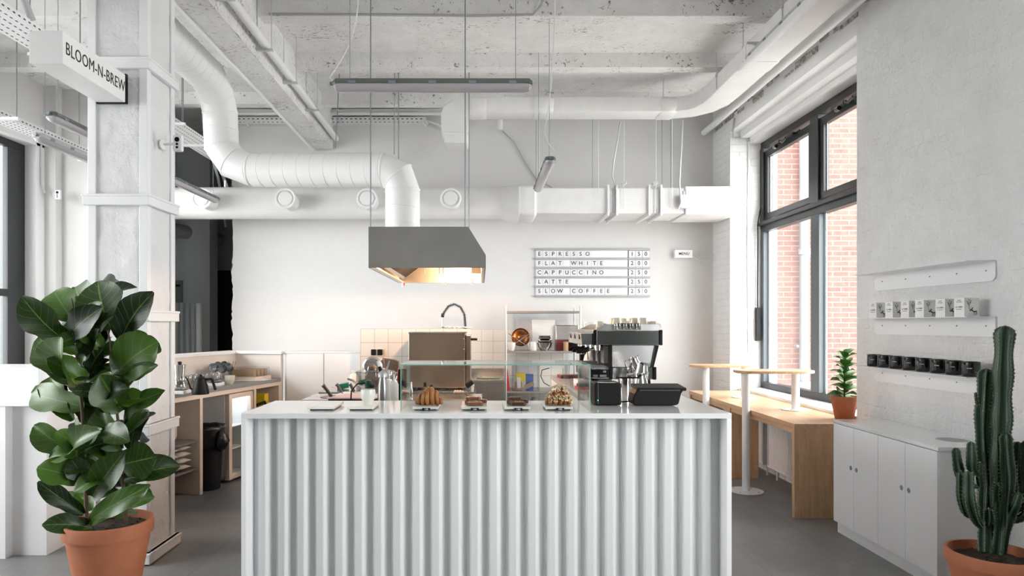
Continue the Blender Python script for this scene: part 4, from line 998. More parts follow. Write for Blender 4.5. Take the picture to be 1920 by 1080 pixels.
for i, px in enumerate((378, 535, 688, 845)):
    x = (px-CX)/F*7.86; c = Vector((x, 7.86, 3.0)); Ry = Matrix.Rotation(PI/2, 3, 'X')
    nz = MB().lathe([(.098,-.30),(.100,-.02),(.118,-.015),(.122,0),(.112,.008),(.095,.004),(.092,-.01),(0,-.012)], c, 36, M=Ry).build('air_nozzle', M_white, bd, smooth=35)
    MB().lathe([(0,.010),(.074,.010),(.082,.004),(.082,-.01),(0,-.01)], c, 36, M=Ry).build('valve_disc', M_white, nz, smooth=35)
    MB().box(x+.10, x+.12, 8.28, 8.30, 3.19, 3.30).build('bracket', M_galv, nz, smooth=0)
m = MB()
for px in (1011, 1122, 1170, 1230, 1260): x = (px-CX)/F*7.97; m.cyl((x, 7.965, 2.9), (x, 7.965, 4.22), .0035, n=6)
m.build('hanger_rod', M_wcable, bd, smooth=0)['kind'] = 'stuff'
m = MB()
for px in (1005, 1111, 1241, 1258): x = (px-CX)/F*8.65; m.cyl((x, 8.65, 3.1), (x, 8.65, 4.25), .0035, n=6)
m.build('hanger_rod', M_rod, bd, smooth=0)['kind'] = 'stuff'
m = MB()
for px in (1168, 1226): p = W(px, 348, 7.9); m.obox(p, (.05,0,.03), (0,.04,0), (-.02,0,.035))
m.box(2.33, 2.44, 7.93, 7.975, 2.90, 3.06); m.cyl((2.37, 7.95, 3.06), (2.37, 7.95, 3.10), .012, n=10)
m.build('duct_actuator', M_galv, bd, bevel=.003, smooth=0)
for i, px in enumerate((1160, 1280)):
    tag(MB().tube([W(px+3, 228, 8.0), W(px-2, 262, 8.0), W(px-9, 300, 8.0), W(px-12, 330, 8.0), W(px-6, 352, 7.99)] if i == 0 else [W(px, 225, 7.95), W(px-2, 270, 7.95), W(px-5, 320, 7.95), W(px-6, 345, 7.95), W(px-3, 380, 7.93), W(px-8, 392, 7.93)], .010, 8).build('duct_cable', M_galv), ('grey flexible cable dropping onto the middle of the square duct', 'grey flexible conduit dropping to the actuator at the right end of the square duct')[i], 'cable')
# upper square duct that turns along the right wall
ud = thing('square_duct', 'white square duct below the ceiling turning along the right wall', 'duct', (1.2, 7.75, 4.0))
pth = [(-.14,7.75,4.0),(2.15,7.75,4.0),(2.36,7.68,4.0),(2.48,7.55,4.0),(2.54,7.35,4.0),(2.55,7.1,4.0),(2.55,.5,4.0)]
MB().tube(pth, 1.0, prof=rect_prof(.152, .082, .012), up=(0,0,1)).build('duct_run', M_duct, ud, smooth=30)
MB().prism([(-.12,4.082),(-.12,3.918),(-.135,3.57),(-.395,3.57),(-.405,3.66),(-.43,3.70),(-.435,3.90),(-.41,3.97),(-.35,4.02),(-.26,4.06)], 'y', 7.60, 7.90).build('elbow', M_duct, ud, bevel=.012, smooth=0)
for a, b in (((-.10,7.75,4.0),(.07,7.75,4.0)), ((.60,7.75,4.0),(.82,7.75,4.0)), ((2.02,7.75,4.0),(2.2,7.75,4.0)), ((2.55,6.4,4.0),(2.55,6.15,4.0)), ((2.55,4.6,4.0),(2.55,4.35,4.0))):
    m = MB(); wrap(m, a, b, .152, .082, 1.06)
    for v in m.bm.verts: v.co += Vector((1,1,1))*.008*noise.noise(v.co*11)
    m.build('joint_wrap', M_duct, ud, smooth=50)
MB().box(-.41, -.125, 7.59, 7.91, 3.66, 3.69).build('joint_band', M_duct, ud, bevel=.008, smooth=0)
m = MB()
for x, y in ((.80,7.6),(2.04,7.6),(2.39,6.2),(2.39,6.9),(2.39,5.4)): m.cyl((x, y, 3.93), (x, y, 4.3), .005, n=6); m.cyl((x, y, 4.05), (x, y, 4.08), .012, n=6)
m.build('hanger_rod', M_galv, ud, smooth=0)['kind'] = 'stuff'
# pipes
def pipe(name, label, pts, r, mt=M_white, cat='pipe', n=14): return tag(MB().tube(pts, r, n).build(name, mt), label, cat)
pipe('heating_pipe', 'white pipe running under the ceiling along the right wall', [(2.90,8.84,4.03),(2.90,.5,4.03)], .037)
bp = thing('beam_pipe', 'white pipe clipped along the right side of the concrete beam', 'pipe', (-1.83, 7, 3.93))
MB().tube([(-1.845,8.75,3.93),(-1.83,5,3.94),(-1.83,1,3.94)], .036, 16).build('pipe', M_white, bp)
for y in (4.9, 5.81, 6.6, 7.45):
    m = MB(); m.box(-1.91, -1.76, y-.015, y+.015, 3.875, 3.893); s_ = m.build('strut', M_galv, bp, smooth=0)
    m = MB(); m.cyl((-1.895, y, 3.88), (-1.895, y, 4.33), .004, n=6).cyl((-1.775, y, 3.88), (-1.775, y, 4.33), .004, n=6); m.build('threaded_rod', M_galv, s_, smooth=0)
pipe('thin_pipe', 'thin white pipe along the lower left edge of the concrete beam', [(-2.165,8.84,3.80),(-2.165,7.9,3.815),(-2.165,4,3.815)], .017)
pipe('ceiling_pipe', 'upper white pipe along the back wall below the ceiling', [(-3.3,8.78,4.29),(-.5,8.78,4.29)], .032)
pipe('ceiling_pipe', 'lower white pipe along the back wall above the cable tray', [(-3.3,8.70,4.235),(-.45,8.70,4.235)], .022)
pipe('duct_stub', 'short white pipe stub below the upper square duct', [W(938,222,8.6), W(938,243,8.6)], .03)
pipe('ceiling_cable', 'grey cable stapled along the second ceiling rib', [(-1.8,5.83,4.20),(-1.0,5.82,4.19),(0,5.84,4.19),(.45,5.83,4.195),(.52,5.80,4.26),(.55,5.6,4.33)], .012, M_cable, 'cable', 8)
pipe('wall_cable', 'grey cable sagging across the back wall behind the small lamp', [W(942,245,8.86), W(965,268,8.86), W(985,305,8.86), W(1005,335,8.86), W(1035,352,8.86)], .008, M_cable, 'cable', 6)
pipe('lintel_cable', 'grey cables bent around the corner of the window lintel', [(WX-.01,8.1,4.0),(WX-.01,8.15,3.86),(WX+.03,8.24,3.80),(WX+.16,8.255,3.80),(WX+.24,8.255,3.77)], .013, M_cable, 'cable', 8)
pipe('jamb_cable', 'thin cable running down the brick pier beside the window', [(WX+.22,8.258,3.8),(WX+.21,8.258,2.4),(WX+.22,8.258,1.2)], .008, M_wcable, 'cable', 6)
# cable trays
def cable_tray(name, label, x0, x1, y0, y1, z, side=.05, gx=None):
    t = thing(name, label, 'cable tray', ((x0+x1)/2, (y0+y1)/2, z))
    m = MB(); m.box(x0, x1, y0, y1, z, z+.003).box(x0, x0+.003, y0, y1, z+.003, z+side).box(x1-.003, x1, y0, y1, z+.003, z+side); m.build('channel', M_tray, t, smooth=0)
    m = MB(); long_y = (y1-y0) > (x1-x0)
    if long_y:
        n = int((y1-y0)/.05)
        for k in range(n):
            y = y0+.05*k+.01
            for j in range(4): x = x0+(x1-x0)*(j+.5)/4; yy = y+(.02 if j % 2 else 0); m.box(x-.005, x+.005, yy, yy+.024, z-.0008, z-.0002)
            m.box(x1+.0002, x1+.0008, y, y+.022, z+.02, z+.03)
    else:
        n = int((x1-x0)/.06)
        for k in range(n): x = x0+.06*k+.02; m.box(x, x+.028, y0-.0008, y0-.0002, z+.05, z+.062); m.box(x+.02, x+.045, y0-.0008, y0-.0002, z+.018, z+.028)
    m.build('perforation', M_hole, t, smooth=0)['kind'] = 'stuff'
    return t
t1 = cable_tray('cable_tray', 'white perforated cable tray hanging high beside the column', -3.20, -2.95, 1.8, 8.3, 3.5)
t2 = cable_tray('cable_tray', 'white perforated cable tray along the left window wall', -4.08, -3.90, 1.8, 8.0, 3.25)
for t, x0, x1, z, ys_ in ((t1, -3.24, -2.85, 3.5, (4.9, 6.6, 7.4)), (t2, -4.12, -3.78, 3.25, (4.3, 5.6, 7.0))):
    for y in ys_:
        s_ = MB().box(x0, x1, y-.015, y+.015, z-.025, z-.002).build('strut', M_tray, t, smooth=0)
        MB().cyl((x1-.02, y, z-.02), (x1-.02, y, 4.33), .004, n=6).cyl((x0+.01, y, z-.02), (x0+.01, y, 4.33), .004, n=6).build('threaded_rod', M_rod, s_, smooth=0)
t3 = thing('cable_tray', 'white slotted cable tray along the top of the back wall', 'cable tray', (-1.9, 8.8, 4.13))
MB().box(-3.2, -.69, 8.78, 8.785, 4.13, 4.215).box(-3.2, -.69, 8.785, 8.88, 4.13, 4.134).build('channel', M_tray, t3, smooth=0)
m = MB()
for k in range(41): x = -3.17+.06*k; m.box(x, x+.026, 8.7785, 8.7799, 4.185, 4.197).box(x+.015, x+.036, 8.7785, 8.7799, 4.145, 4.153)
m.build('perforation', M_hole, t3, smooth=0)['kind'] = 'stuff'
for px in (458, 637, 790):
    for dx in (0, .03): MB().obox(W(px, 229, 8.76)+Vector((dx,0,dx)), (.05,0,-.06), (0,.02,0), (.015,0,.012)).build('clamp', M_tray, t3, smooth=0)
pipe('cable_bundle', 'white cables drooping from the right end of the back cable tray', [(-.69,8.8,4.17),(-.55,8.8,4.13),(-.45,8.78,4.06),(-.38,8.8,4.08)], .016, M_wcable, 'cable', 8)
m = MB(); m.tube([(-3.05,6.0,3.6),(-3.1,7.2,3.57),(-3.2,8.4,3.5),(-3.35,9.3,3.1),(-3.3,9.8,2.8)], .02, 8).tube([(-3.12,6.0,3.58),(-3.0,7.5,3.56),(-3.3,8.6,3.4),(-3.5,9.4,2.9)], .016, 8)
tag(m.build('cable_bundle', M_galv), 'thick grey cables lying in the high tray and dropping into the dark passage', 'cable')
pipe('looped_hose', 'grey flexible hose looped between ceiling and cable tray at the top left', [(-2.95,4.5,3.55),(-2.98,4.4,3.75),(-2.85,4.3,3.95),(-2.6,4.25,4.02),(-2.2,4.15,3.92),(-2.0,4.1,3.8)], .022, M_cable, 'hose', 10)

def tube_lamp(label, c, L, axis, housing=M_lampg, cover=M_diff, drop=None, rz=0):
    t = thing('tube_lamp', label, 'lamp', c, None)
    cxx, cyy, czz = 0, 0, 0
    m = MB(); h = L/2
    m.tube([(-h,0,0),(-h+.02,0,.0),(h-.02,0,.0),(h,0,0)], [.6,1,1,.6], prof=[(-.046,-.002),(-.05,.006),(-.04,.03),(-.02,.036),(.02,.036),(.04,.03),(.05,.006),(.046,-.002)], up=(0,0,1)); b = m.build('housing', housing, t, world=False, smooth=30)
    m = MB(); pr = [(.045*math.cos(PI+PI*k/12), .045*math.sin(PI+PI*k/12)*.85) for k in range(13)]
    m.tube([(-h+.004,0,-.002),(-h+.02,0,-.002),(-h+.05,0,-.002),(h-.05,0,-.002),(h-.02,0,-.002),(h-.004,0,-.002)], [.45,.85,1,1,.85,.45], prof=pr, up=(0,0,1)); m.build('cover', cover, t, world=False, smooth=30)
    for k in range(5):
        for q in (-.048, .048): x = -h+.12+k*(L-.24)/4; MB().box(x-.022, x+.022, q-.004, q+.004, -.004, .014).build('clip', M_rod, b, world=False, smooth=0)
    MB().tube([(-h-.02,0,.012),(-h+.02,0,.012)], .012, 10).build('cable_gland', M_rod, b, world=False)
    if drop:
        m = MB()
        for x in (-h+.1, h-.1): m.cyl((x,0,.03), (x,0,drop-c[2]), .0022, n=6)
        m.build('wire', M_rod, t, world=False, smooth=0)
    if axis == 'y': t.rotation_euler.z = PI/2
    return t
tube_lamp('dark grey tube lamp hanging crosswise above the front counter', (-.285, 4.12, 2.99), 1.2, 'x', drop=4.33)
tube_lamp('grey tube lamp hanging lengthwise in front of the back wall', (.60, 6.45, 2.95), 1.28, 'y', drop=4.33)
tube_lamp('grey tube lamp hanging lengthwise just right of the column', (-3.03, 7.2, 2.975), 1.3, 'y', drop=4.33)
tube_lamp('grey tube lamp left of the column, nearer the camera and higher', (-3.05, 5.46, 3.03), 1.25, 'y', drop=4.33)
tube_lamp('pale tube lamp left of the column, lower of the pair near the tray', (-3.33, 5.75, 2.96), 1.25, 'y', M_lampw, drop=4.33)
rl = tube_lamp('clear covered tube lamp fixed under the square duct near the right wall', (2.36, 5.25, 3.865), 1.45, 'y', M_lampw, M_steelw)
MB().box(-.5, -.47, -.05, .12, .03, .055).box(.47, .5, -.05, .12, .03, .055).build('bracket', M_galv, rl, world=False, smooth=0)
pipe('lamp_flex', 'white flex curling from the ceiling to the crosswise lamp', [W(672,0,4.2), W(668,40,4.15), W(655,85,4.13), W(632,125,4.12), W(618,145,4.12), W(628,154,4.12)], .004, M_wcable, 'cable', 6)
pipe('lamp_flex', 'white flex dropping from the ceiling to the lengthwise lamp by the back wall', [W(1041,0,4.3), W(1038,90,5.0), W(1030,190,5.6), W(1021,250,5.78), W(1030,272,5.79), W(1040,284,5.80)], .005, M_wcable, 'cable', 6)
# floor-to-ceiling rods between
for i, (px, y0, y1, d) in enumerate(((639, 86, 278, 7.6), (740, 137, 290, 7.0))):
    pipe('threaded_rod', ('dark rod hanging from the ceiling right of the beam end', 'grey rod hanging from the ceiling above the duct elbow')[i], [W(px, y0, d), W(px-(10 if i == 0 else 1), y1, d)], .005, M_rod, 'rod', 6)

# ============================================================ HOOD
hd = thing('extractor_hood', 'dull grey steel extractor hood with a cut corner hanging over the kitchen', 'extractor hood', (-.42, 6.4, 2.0))
HX0, HX1, HXc, Hz0, Hz1, Hzc, HY0, HY1 = -.882, .046, -.093, 1.997, 2.322, 2.098, 5.4, 7.4
poly = [(HX0,Hz0),(HX1,Hz0),(HX1,Hzc),(HXc,Hz1),(HX0,Hz1)]
MB().prism(poly, 'y', HY0, HY0+.006).build('front_panel', M_hood, hd, smooth=0)
MB().prism([(a-(.001 if a > 0 else 0), b) for a, b in poly], 'y', HY1-.006, HY1).build('back_panel', M_hood, hd, smooth=0)
m = MB(); m.box(HX0, HXc, HY0+.006, HY1-.006, Hz1-.006, Hz1).box(HX0, HX0+.006, HY0+.006, HY1-.006, Hz0, Hz1-.006).box(HX1-.006, HX1, HY0+.006, HY1-.006, Hz0, Hzc)
m.obox((HXc, HY0+.006, Hz1-.006), (HX1-HXc, 0, Hzc-Hz1), (0, HY1-HY0-.012, 0), (0,0,.006)); m.build('casing', M_hood, hd, smooth=0)
m = MB(); m.box(HX0+.007, HXc, HY0+.007, HY1-.007, Hz1-.010, Hz1-.007).box(HX0+.007, HX1-.007, HY1-.012, HY1-.007, Hz0+.01, Hzc).box(HX0+.007, HXc, HY1-.012, HY1-.007, Hzc, Hz1-.01).box(HX0+.007, HX0+.010, HY0+.007, HY1-.012, Hz0+.01, Hz1-.01)
m.box(HX1-.010, HX1-.007, HY0+.007, HY1-.012, Hz0+.01, Hzc-.005); m.build('inner_lining', M_hoodin, hd, smooth=0)
m = MB(); m.box(HX0+.01, HX0+.06, HY0+.01, HY1-.01, Hz0, Hz0+.012).box(HX1-.035, HX1-.01, HY0+.01, HY1-.01, Hz0, Hz0+.012).box(HX0+.06, HX1-.035, HY1-.05, HY1-.01, Hz0, Hz0+.012); m.build('drip_gutter', M_hoodin, hd, smooth=0)
m = MB(); xs_, xe_ = HX0+.07, HX0+.40
m.obox((xs_, HY0+.1, Hz0+.03), (.30,0,.22), (0,1.75,0), (-.006,0,.008)); gf = m.build('grease_filter', M_hoodin, hd, smooth=0)
m = MB()
for k in range(58): y = HY0+.15+k*.028; m.obox((xs_+.03, y, Hz0+.048), (.22,0,.161), (0,.010,0), (.003,0,-.004))
m.build('filter_slot', M_hole, gf, smooth=0)['kind'] = 'stuff'
for (x, y) in ((-.873,5.45),(-.118,5.45),(-.873,7.32),(-.118,7.32)): MB().cyl((x, y, Hz1-.01), (x, y, 4.33), .005, n=8).build('threaded_rod', M_rod, hd)
M_bulb = simple('warm_lamp_glass', (1,.8,.6), .4, emis=(1,.62,.32), estr=45)
MB().lathe([(0,0),(.03,.004),(.038,.02),(.03,.04),(.0,.045)], (-.19, 6.25, 2.075), 20).build('lamp_glass', M_bulb, hd)
MB().cyl((-.19,6.25,2.115), (-.19,6.25,2.24), .03, n=16).build('lamp_base', M_hoodin, hd)
MB().cyl((-.84,7.37,1.955), (-.84,7.37,1.997), .009, n=10).build('drain_tap', M_white, hd)
MB().cyl((-.82,7.37,1.965), (-.815,7.37,1.997), .007, n=10).build('red_tap', M_red, hd)
for px, d_, r_ in ((795, 5.6, .004), (824, 5.6, .004), (831, 5.6, .004), (836, 7.3, .007), (885, 7.3, .007)): x_ = (px-CX)/F*d_; MB().cyl((x_, d_, 1.965), (x_, d_, 2.02), r_, n=8).build('filter_peg', M_galv, hd, smooth=0)
hl = bpy.data.lights.new('hood_bulb', 'POINT'); hl.energy = 52; hl.color = (1, .58, .32); hl.shadow_soft_size = .05
ho = bpy.data.objects.new('hood_bulb', hl); ho.location = (-.19, 6.25, 2.045); COL.objects.link(ho)

# ============================================================ WALL SIGNS
mb_ = thing('menu_board', 'wall menu board of sliding letter cards between aluminium rails', 'menu board', (1.46, 8.86, 1.9))
def BX(px): return (px-CX)/F*8.86
def BZ(py): return EYE-(py-CY)/F*8.86
rail_y = [467.7, 485.1, 502.4, 519.8, 537.2, 554.8]
for y in rail_y: MB().box(BX(1002.5), BX(1218.5), 8.845, 8.88, BZ(y+1.9), BZ(y-1.9)).build('rail', M_rail, mb_, smooth=0, bevel=.002)
rows = (('ESPRESSO', '150'), ('FLAT WHITE', '200'), ('CAPPUCCINO', '250'), ('LATTE', '250'), ('SLOW COFFEE', '250'))
for r_, (a, b) in enumerate(rows):
    z0, z1 = BZ(rail_y[r_+1]-1.9), BZ(rail_y[r_]+1.9)
    MB().box(BX(1004), BX(1177), 8.868, 8.874, z0, z1).build('blank_strip', M_white, mb_, smooth=0)
    for txt, px0 in ((a, 1011.3), (b, 1185.2)):
        for k, ch in enumerate(txt):
            if ch == ' ': continue
            xc = BX(px0+12.9*k); cd_ = MB().box(xc-.0425, xc+.0425, 8.861, 8.867, z0, z1-.003).build('letter_card', M_card, mb_, smooth=0, bevel=.001)
            m = MB(); m.mesh(text_mesh(ch, .072, .0005), frameM((xc, 8.8604, (z0+z1)/2), (1,0,0), (0,0,1))); m.build('letter', M_ink, cd_, smooth=0)
ms = thing('menu_light_box', 'small white MENU sign box on the wall right of the menu board', 'sign', (BX(1276), 8.85, BZ(484)))
MB().box(BX(1263), BX(1296), 8.80, 8.88, BZ(484.5), BZ(469.5)).build('box', M_sign, ms, smooth=0, bevel=.004)
MB().mesh(text_mesh('MENU', .05, .0006), frameM((BX(1280), 8.7985, BZ(476.8)), (1,0,0), (0,0,1))).build('lettering', M_ink, ms, smooth=0)
MB().tube([(BX(1296),8.84,BZ(480)), (BX(1308),8.84,BZ(488)), (BX(1322),8.84,BZ(491)), (BX(1333),8.84,BZ(487)), (BX(1337),8.83,BZ(477))], .006, 8).build('cable', M_wcable, ms)
bs = thing('light_box_sign', 'white BLOOM-N-BREW light box sign projecting from the column', 'sign', (-2.35, 4.05, 2.97))
x0, x1, ya, yb2, z0, z1 = -2.445, -2.262, 3.70, 4.372, 2.965, 3.142
MB().box(x0, x1, ya, 4.355, z0, z1).build('box', M_sign, bs, smooth=0, bevel=.004)
MB().box(x0-.004, x1+.006, 4.355, 4.375, z0-.006, z1+.006).build('back_plate', M_black, bs, smooth=0)
MB().mesh(text_mesh('BLOOM-N-BREW', .098, .0006, 1.06, .001), frameM((x1+.0012, 4.035, (z0+z1)/2+.002), (0,1,0), (0,0,1)) @ Matrix.Diagonal((.80, 1, 1, 1))).build('lettering', M_ink, bs, smooth=0)
def cctv(label, c, d, arm):
    t = thing('security_camera', label, 'camera', c); c = Vector(c); a = Vector(arm)
    MB().lathe([(0,0),(.035,0),(.035,.01),(.02,.014),(0,.014)], c, 20, M=Vector((0,0,1)).rotation_difference(a.normalized()).to_matrix()).build('mount', M_white, t)
    MB().tube([c, c+a*.8], .008, 8).build('arm', M_white, t)
    p = c+a; m = MB(); m.box(p.x-.032, p.x+.032, p.y-.02, p.y+.02, p.z-.055, p.z+.055); m.build('head', M_white, t, bevel=.012, smooth=0)
    m = MB(); m.cyl((p.x, p.y-.02, p.z+.022), (p.x, p.y-.023, p.z+.022), .016, n=20).cyl((p.x, p.y-.02, p.z-.008), (p.x, p.y-.022, p.z-.008), .008, n=16).cyl((p.x, p.y-.02, p.z-.030), (p.x, p.y-.022, p.z-.030), .008, n=16); m.build('lens', M_black, t)
cctv('white security camera on a short arm on the right face of the column', (-2.14, 4.60, 2.76), 0, (.12, -.03, .0))
cctv('small white security camera on the left wall beside the window', (LX+.16, 7.95, 3.05), 0, (.06, -.05, 0))
pipe('camera_cable', 'grey cable running down the wall to the small camera', [W(78,255,7.9), W(76,300,7.9), W(77,345,7.9), W(85,362,7.9)], .012, M_galv, 'cable', 8)
# ============================================================ PASSAGE
m = MB(); pr = []; x = -4.6
while x < -3.9: pr += [(x, 9.30), (x+.012, 9.33), (x+.045, 9.33), (x+.057, 9.30)]; x += .075
A = [m.bm.verts.new((p[0], p[1], 0)) for p in pr]; B = [m.bm.verts.new((p[0], p[1], 1.845)) for p in pr]
for i in range(len(pr)-1): m._face([A[i], A[i+1], B[i+1], B[i]])
pc = thing('corrugated_partition', 'grey corrugated partition standing in the dark passage', 'partition', (-4.2, 9.3, 0))
m.build('corrugated_sheet', simple('grey_corrugated_sheet', (.28,.32,.34), .5), pc, smooth=0)
MB().box(-4.6, -3.83, 9.34, 9.40, 0, 1.84).build('backing', M_dark_wall, pc, smooth=0)
pipe('passage_duct', 'dim round spiral duct inside the dark passage', [(-4.45,9.6,2.93),(-4.3,9.9-.05,2.9)] if False else [(-4.6,8.9,2.92),(-4.05,10.6,2.86)], .10, simple('grey_duct', (.30,.31,.32), .5), 'duct', 24)
wb = thing('wall_panel_box', 'pale switch box on the dark grey passage wall', 'switch box', W(334,548,9.85))
p = W(334, 548, 9.85); MB().box(p.x-.09, p.x+.05, 9.84, 9.9, p.z-.17, p.z+.17).build('box', simple('dim_grey_plastic', (.2,.21,.22), .6), wb, smooth=0)
MB().box(p.x-.03, p.x+.03, 9.836, 9.84, p.z+.08, p.z+.11).build('slot', M_black, wb, smooth=0)

# ============================================================ BACK BAR ON THE LEFT
BO = Vector((-2.22, 7.6, 0)); U = Vector((-.223, -.975, 0)).normalized(); V = Vector((-.975, .223, 0)).normalized()
def bb(m, u0, u1, v0, v1, z0, z1): return m.obox(BO+U*u0+V*v0+Vector((0,0,z0)), U*(u1-u0), V*(v1-v0), (0,0,z1-z0))
def bpnt(u, v, z): return BO+U*u+V*v+Vector((0,0,z))
bar = thing('back_bar', 'pale back bar counter with steel top and open shelves behind the column', 'counter', bpnt(1, .25, 0))
bb(MB(), .0, 2.02, -.005, .56, .915, .955).build('steel_worktop', simple('grey_steel_worktop', (.30,.295,.30), .35, .5), bar, smooth=0)
bb(MB(), .0, 2.02, .0, .56, .875, .915).build('front_edge', M_tan, bar, smooth=0)
for u in (.0, .50, 1.40, 1.98): bb(MB(), u, u+.04, .0, .55, 0, .875).build('divider_panel', M_tan, bar, smooth=0)
for z in (.25, .50): bb(MB(), 1.44, 1.98, .02, .55, z-.02, z).build('shelf_board', simple('grey_steel_shelf', (.3,.29,.28), .35, .6), bar, smooth=0)
m = MB(); bb(m, -.06, 2.02, .56, .60, 0, 1.22); bb(m, -.06, 0, .0, .56, 0, 1.22); m.build('rear_wall', simple('cream_panel', (.76,.70,.65), .6), bar, smooth=0)
m = MB(); bb(m, -.08, 2.02, .54, .70, 1.22, 1.25); bb(m, -.08, .03, -.02, .54, 1.22, 1.25); m.build('ledge', M_cab, bar, smooth=0)
# tall white cupboards right of the bar
cu = thing('cupboard', 'white cupboard with flush doors between the back bar and the tiled wall', 'cupboard', (-1.75, 7.6, 0))
MB().box(-2.18, -1.32, 7.62, 8.1, 0, 1.245).build('body', M_cab, cu, smooth=0)
for a, b in ((-2.15, -1.745), (-1.735, -1.33)): MB().box(a, b, 7.60, 7.62, .05, 1.225).build('door', M_cab, cu, bevel=.001, smooth=0)
MB().box(-2.18, -1.32, 7.60, 7.62, 1.228, 1.245).build('top_rail', M_cab, cu, smooth=0)
# fridge
fg = thing('glass_door_fridge', 'small white fridge with a lit glass door under the back bar', 'fridge', bpnt(.8, .25, 0))
fu0, fu1 = .56, .99
m = MB(); bb(m, fu0, fu1, .06, .09, .05, .87) if False else None
bb(m, fu0, fu0+.02, .05, .5, .03, .865); bb(m, fu1-.02, fu1, .05, .5, .03, .865); bb(m, fu0, fu1, .48, .5, .03, .865); bb(m, fu0, fu1, .05, .5, .845, .865); bb(m, fu0, fu1, .05, .5, .03, .06); m.build('cabinet', M_white, fg, smooth=0)
m = MB(); bb(m, fu0, fu0+.04, .0, .045, .03, .865); bb(m, fu1-.05, fu1, -.005, .045, .03, .865); bb(m, fu0, fu1, .0, .045, .82, .865); bb(m, fu0, fu1, .0, .045, .03, .08); dr = m.build('door', M_tan, fg, smooth=0, bevel=.004)
bb(MB(), fu0+.04, fu1-.05, .02, .024, .08, .82).build('glass', M_glass, dr, smooth=0)
for z in (.3, .52): bb(MB(), fu0+.02, fu1-.02, .08, .48, z, z+.008).build('wire_shelf', M_steelw, fg, smooth=0)
bb(MB(), fu0+.03, fu1-.03, .06, .10, .825, .843).build('light_strip', simple('fridge_light', (1,1,1), .5, emis=(.85,.92,1), estr=3), fg, smooth=0)
fl = bpy.data.lights.new('fridge_light', 'POINT'); fl.energy = .7; fl.color = (.85,.92,1); fl.shadow_soft_size = .04
fo = bpy.data.objects.new('fridge_light', fl); fo.location = bpnt(.78, .14, .78); COL.objects.link(fo)
random.seed(2)
for i, (u, z, r, h, mt, lb, cat) in enumerate(((.68,.528,.05,.10,M_ceramw,'white tub on the upper fridge shelf','tub'), (.82,.528,.05,.07,M_ceramw,'white bowl on the upper fridge shelf','bowl'), (.70,.308,.04,.12,M_green,'green bottle on the lower fridge shelf','bottle'), (.84,.308,.045,.13,M_plastm,'milky jug on the lower fridge shelf','jug'), (.78,.06,.045,.20,M_walnut,'brown bottle at the bottom of the fridge','bottle'))):
    lathe_obj(cat, lb, cat, [(0,0),(r,0),(r,h*.7),(r*.6,h*.9),(r*.55,h),(0,h)], bpnt(u, .22, z), mt)
# bin with bag
bn2 = thing('waste_bin', 'black waste bin lined with a black bag under the back bar', 'bin', bpnt(1.20, .06, 0))
c = bpnt(1.20, .10, 0); MB().lathe([(0,0),(.125,0),(.15,.56),(.14,.56),(.12,.02),(0,.02)], c, 28).build('bin', M_black, bn2, smooth=40)
m = MB(); m.lathe([(.145,.40),(.165,.45),(.160,.52),(.172,.57),(.16,.60),(.135,.58),(.12,.5),(0,.45)], c, 40)
for v in m.bm.verts: v.co += (v.co-c-Vector((0,0,.5))).normalized()*.022*noise.noise(v.co*16)
m.build('bin_bag', M_bagblk, bn2, smooth=180)
m = MB(); m.lathe([(0,0),(.05,.03),(.07,.09),(.05,.16),(.03,.2),(0,.21)], c+Vector((.16,-.05,.36)), 20)
for v in m.bm.verts: v.co += Vector((1,1,1))*.018*noise.noise(v.co*22)
m.build('bag_knot', M_bagblk, bn2, smooth=180)
MB().obox(c+Vector((-.10,-.115,.36)), (.05,-.025,0), (0,.004,0), (0,0,.09)).build('label_sticker', M_paper, bn2, smooth=0)
# objects on the bar top
ZB = .955
def put(px, py): return ONZ(px, py, ZB)
c = put(376, 739); kt = thing('gooseneck_kettle', 'matte black gooseneck kettle on the back bar', 'kettle', c)
MB().lathe([(0,0),(.068,0),(.070,.01),(.060,.07),(.047,.115),(.046,.135),(.035,.14),(.033,.148),(.02,.15),(.012,.165),(0,.168)], c, 32).build('body', M_black, kt, smooth=40)
MB().tube([c+Vector((-.055,0,.03)), c+Vector((-.085,0,.05)), c+Vector((-.10,0,.095)), c+Vector((-.115,0,.13)), c+Vector((-.13,0,.148))], [.010,.008,.006,.005,.005], 10).build('spout', M_black, kt)
MB().tube([c+Vector((.045,0,.125)), c+Vector((.09,0,.13)), c+Vector((.10,0,.12)), c+Vector((.125,0,.045)), c+Vector((.128,0,.035))], [.009,.010,.011,.012,.010], 10).build('handle', M_black, kt)
for i, (px, py, lb) in enumerate(((337, 737, 'white coffee scale under the steel moka pot on the back bar'), (403, 722, 'white coffee scale under the glass server on the back bar'))):
    c = put(px, py+1); t = thing('coffee_scale', lb, 'scale', c)
    MB().box(c.x-.09, c.x+.06, c.y-.06, c.y+.09, ZB, ZB+.03).build('body', M_steelw, t, bevel=.004, smooth=0)
    MB().box(c.x-.05, c.x+.05, c.y-.055, c.y+.05, ZB+.03, ZB+.034).build('plate', M_black, t, smooth=0)
c = put(337, 737); c.z = ZB+.0345; mk = thing('coffee_maker', 'polished steel and glass coffee maker on the left scale', 'coffee maker', c)
MB().lathe([(0,0),(.06,0),(.065,.02),(.05,.07),(.045,.08),(.043,.08),(.06,.02),(0,.005)], c, 28).build('glass_base', M_pglass, mk)
MB().lathe([(0,.082),(.046,.082),(.044,.12),(.05,.21),(.046,.212),(0,.212)], c, 28).build('steel_top', M_chrome, mk, smooth=40)
MB().lathe([(0,.212),(.015,.212),(.018,.235),(0,.24)], c, 16).build('knob', M_black, mk)
c = put(405, 721); c.z = ZB+.0345; gs = thing('glass_server', 'glass coffee server on the right scale of the back bar', 'jug', c)
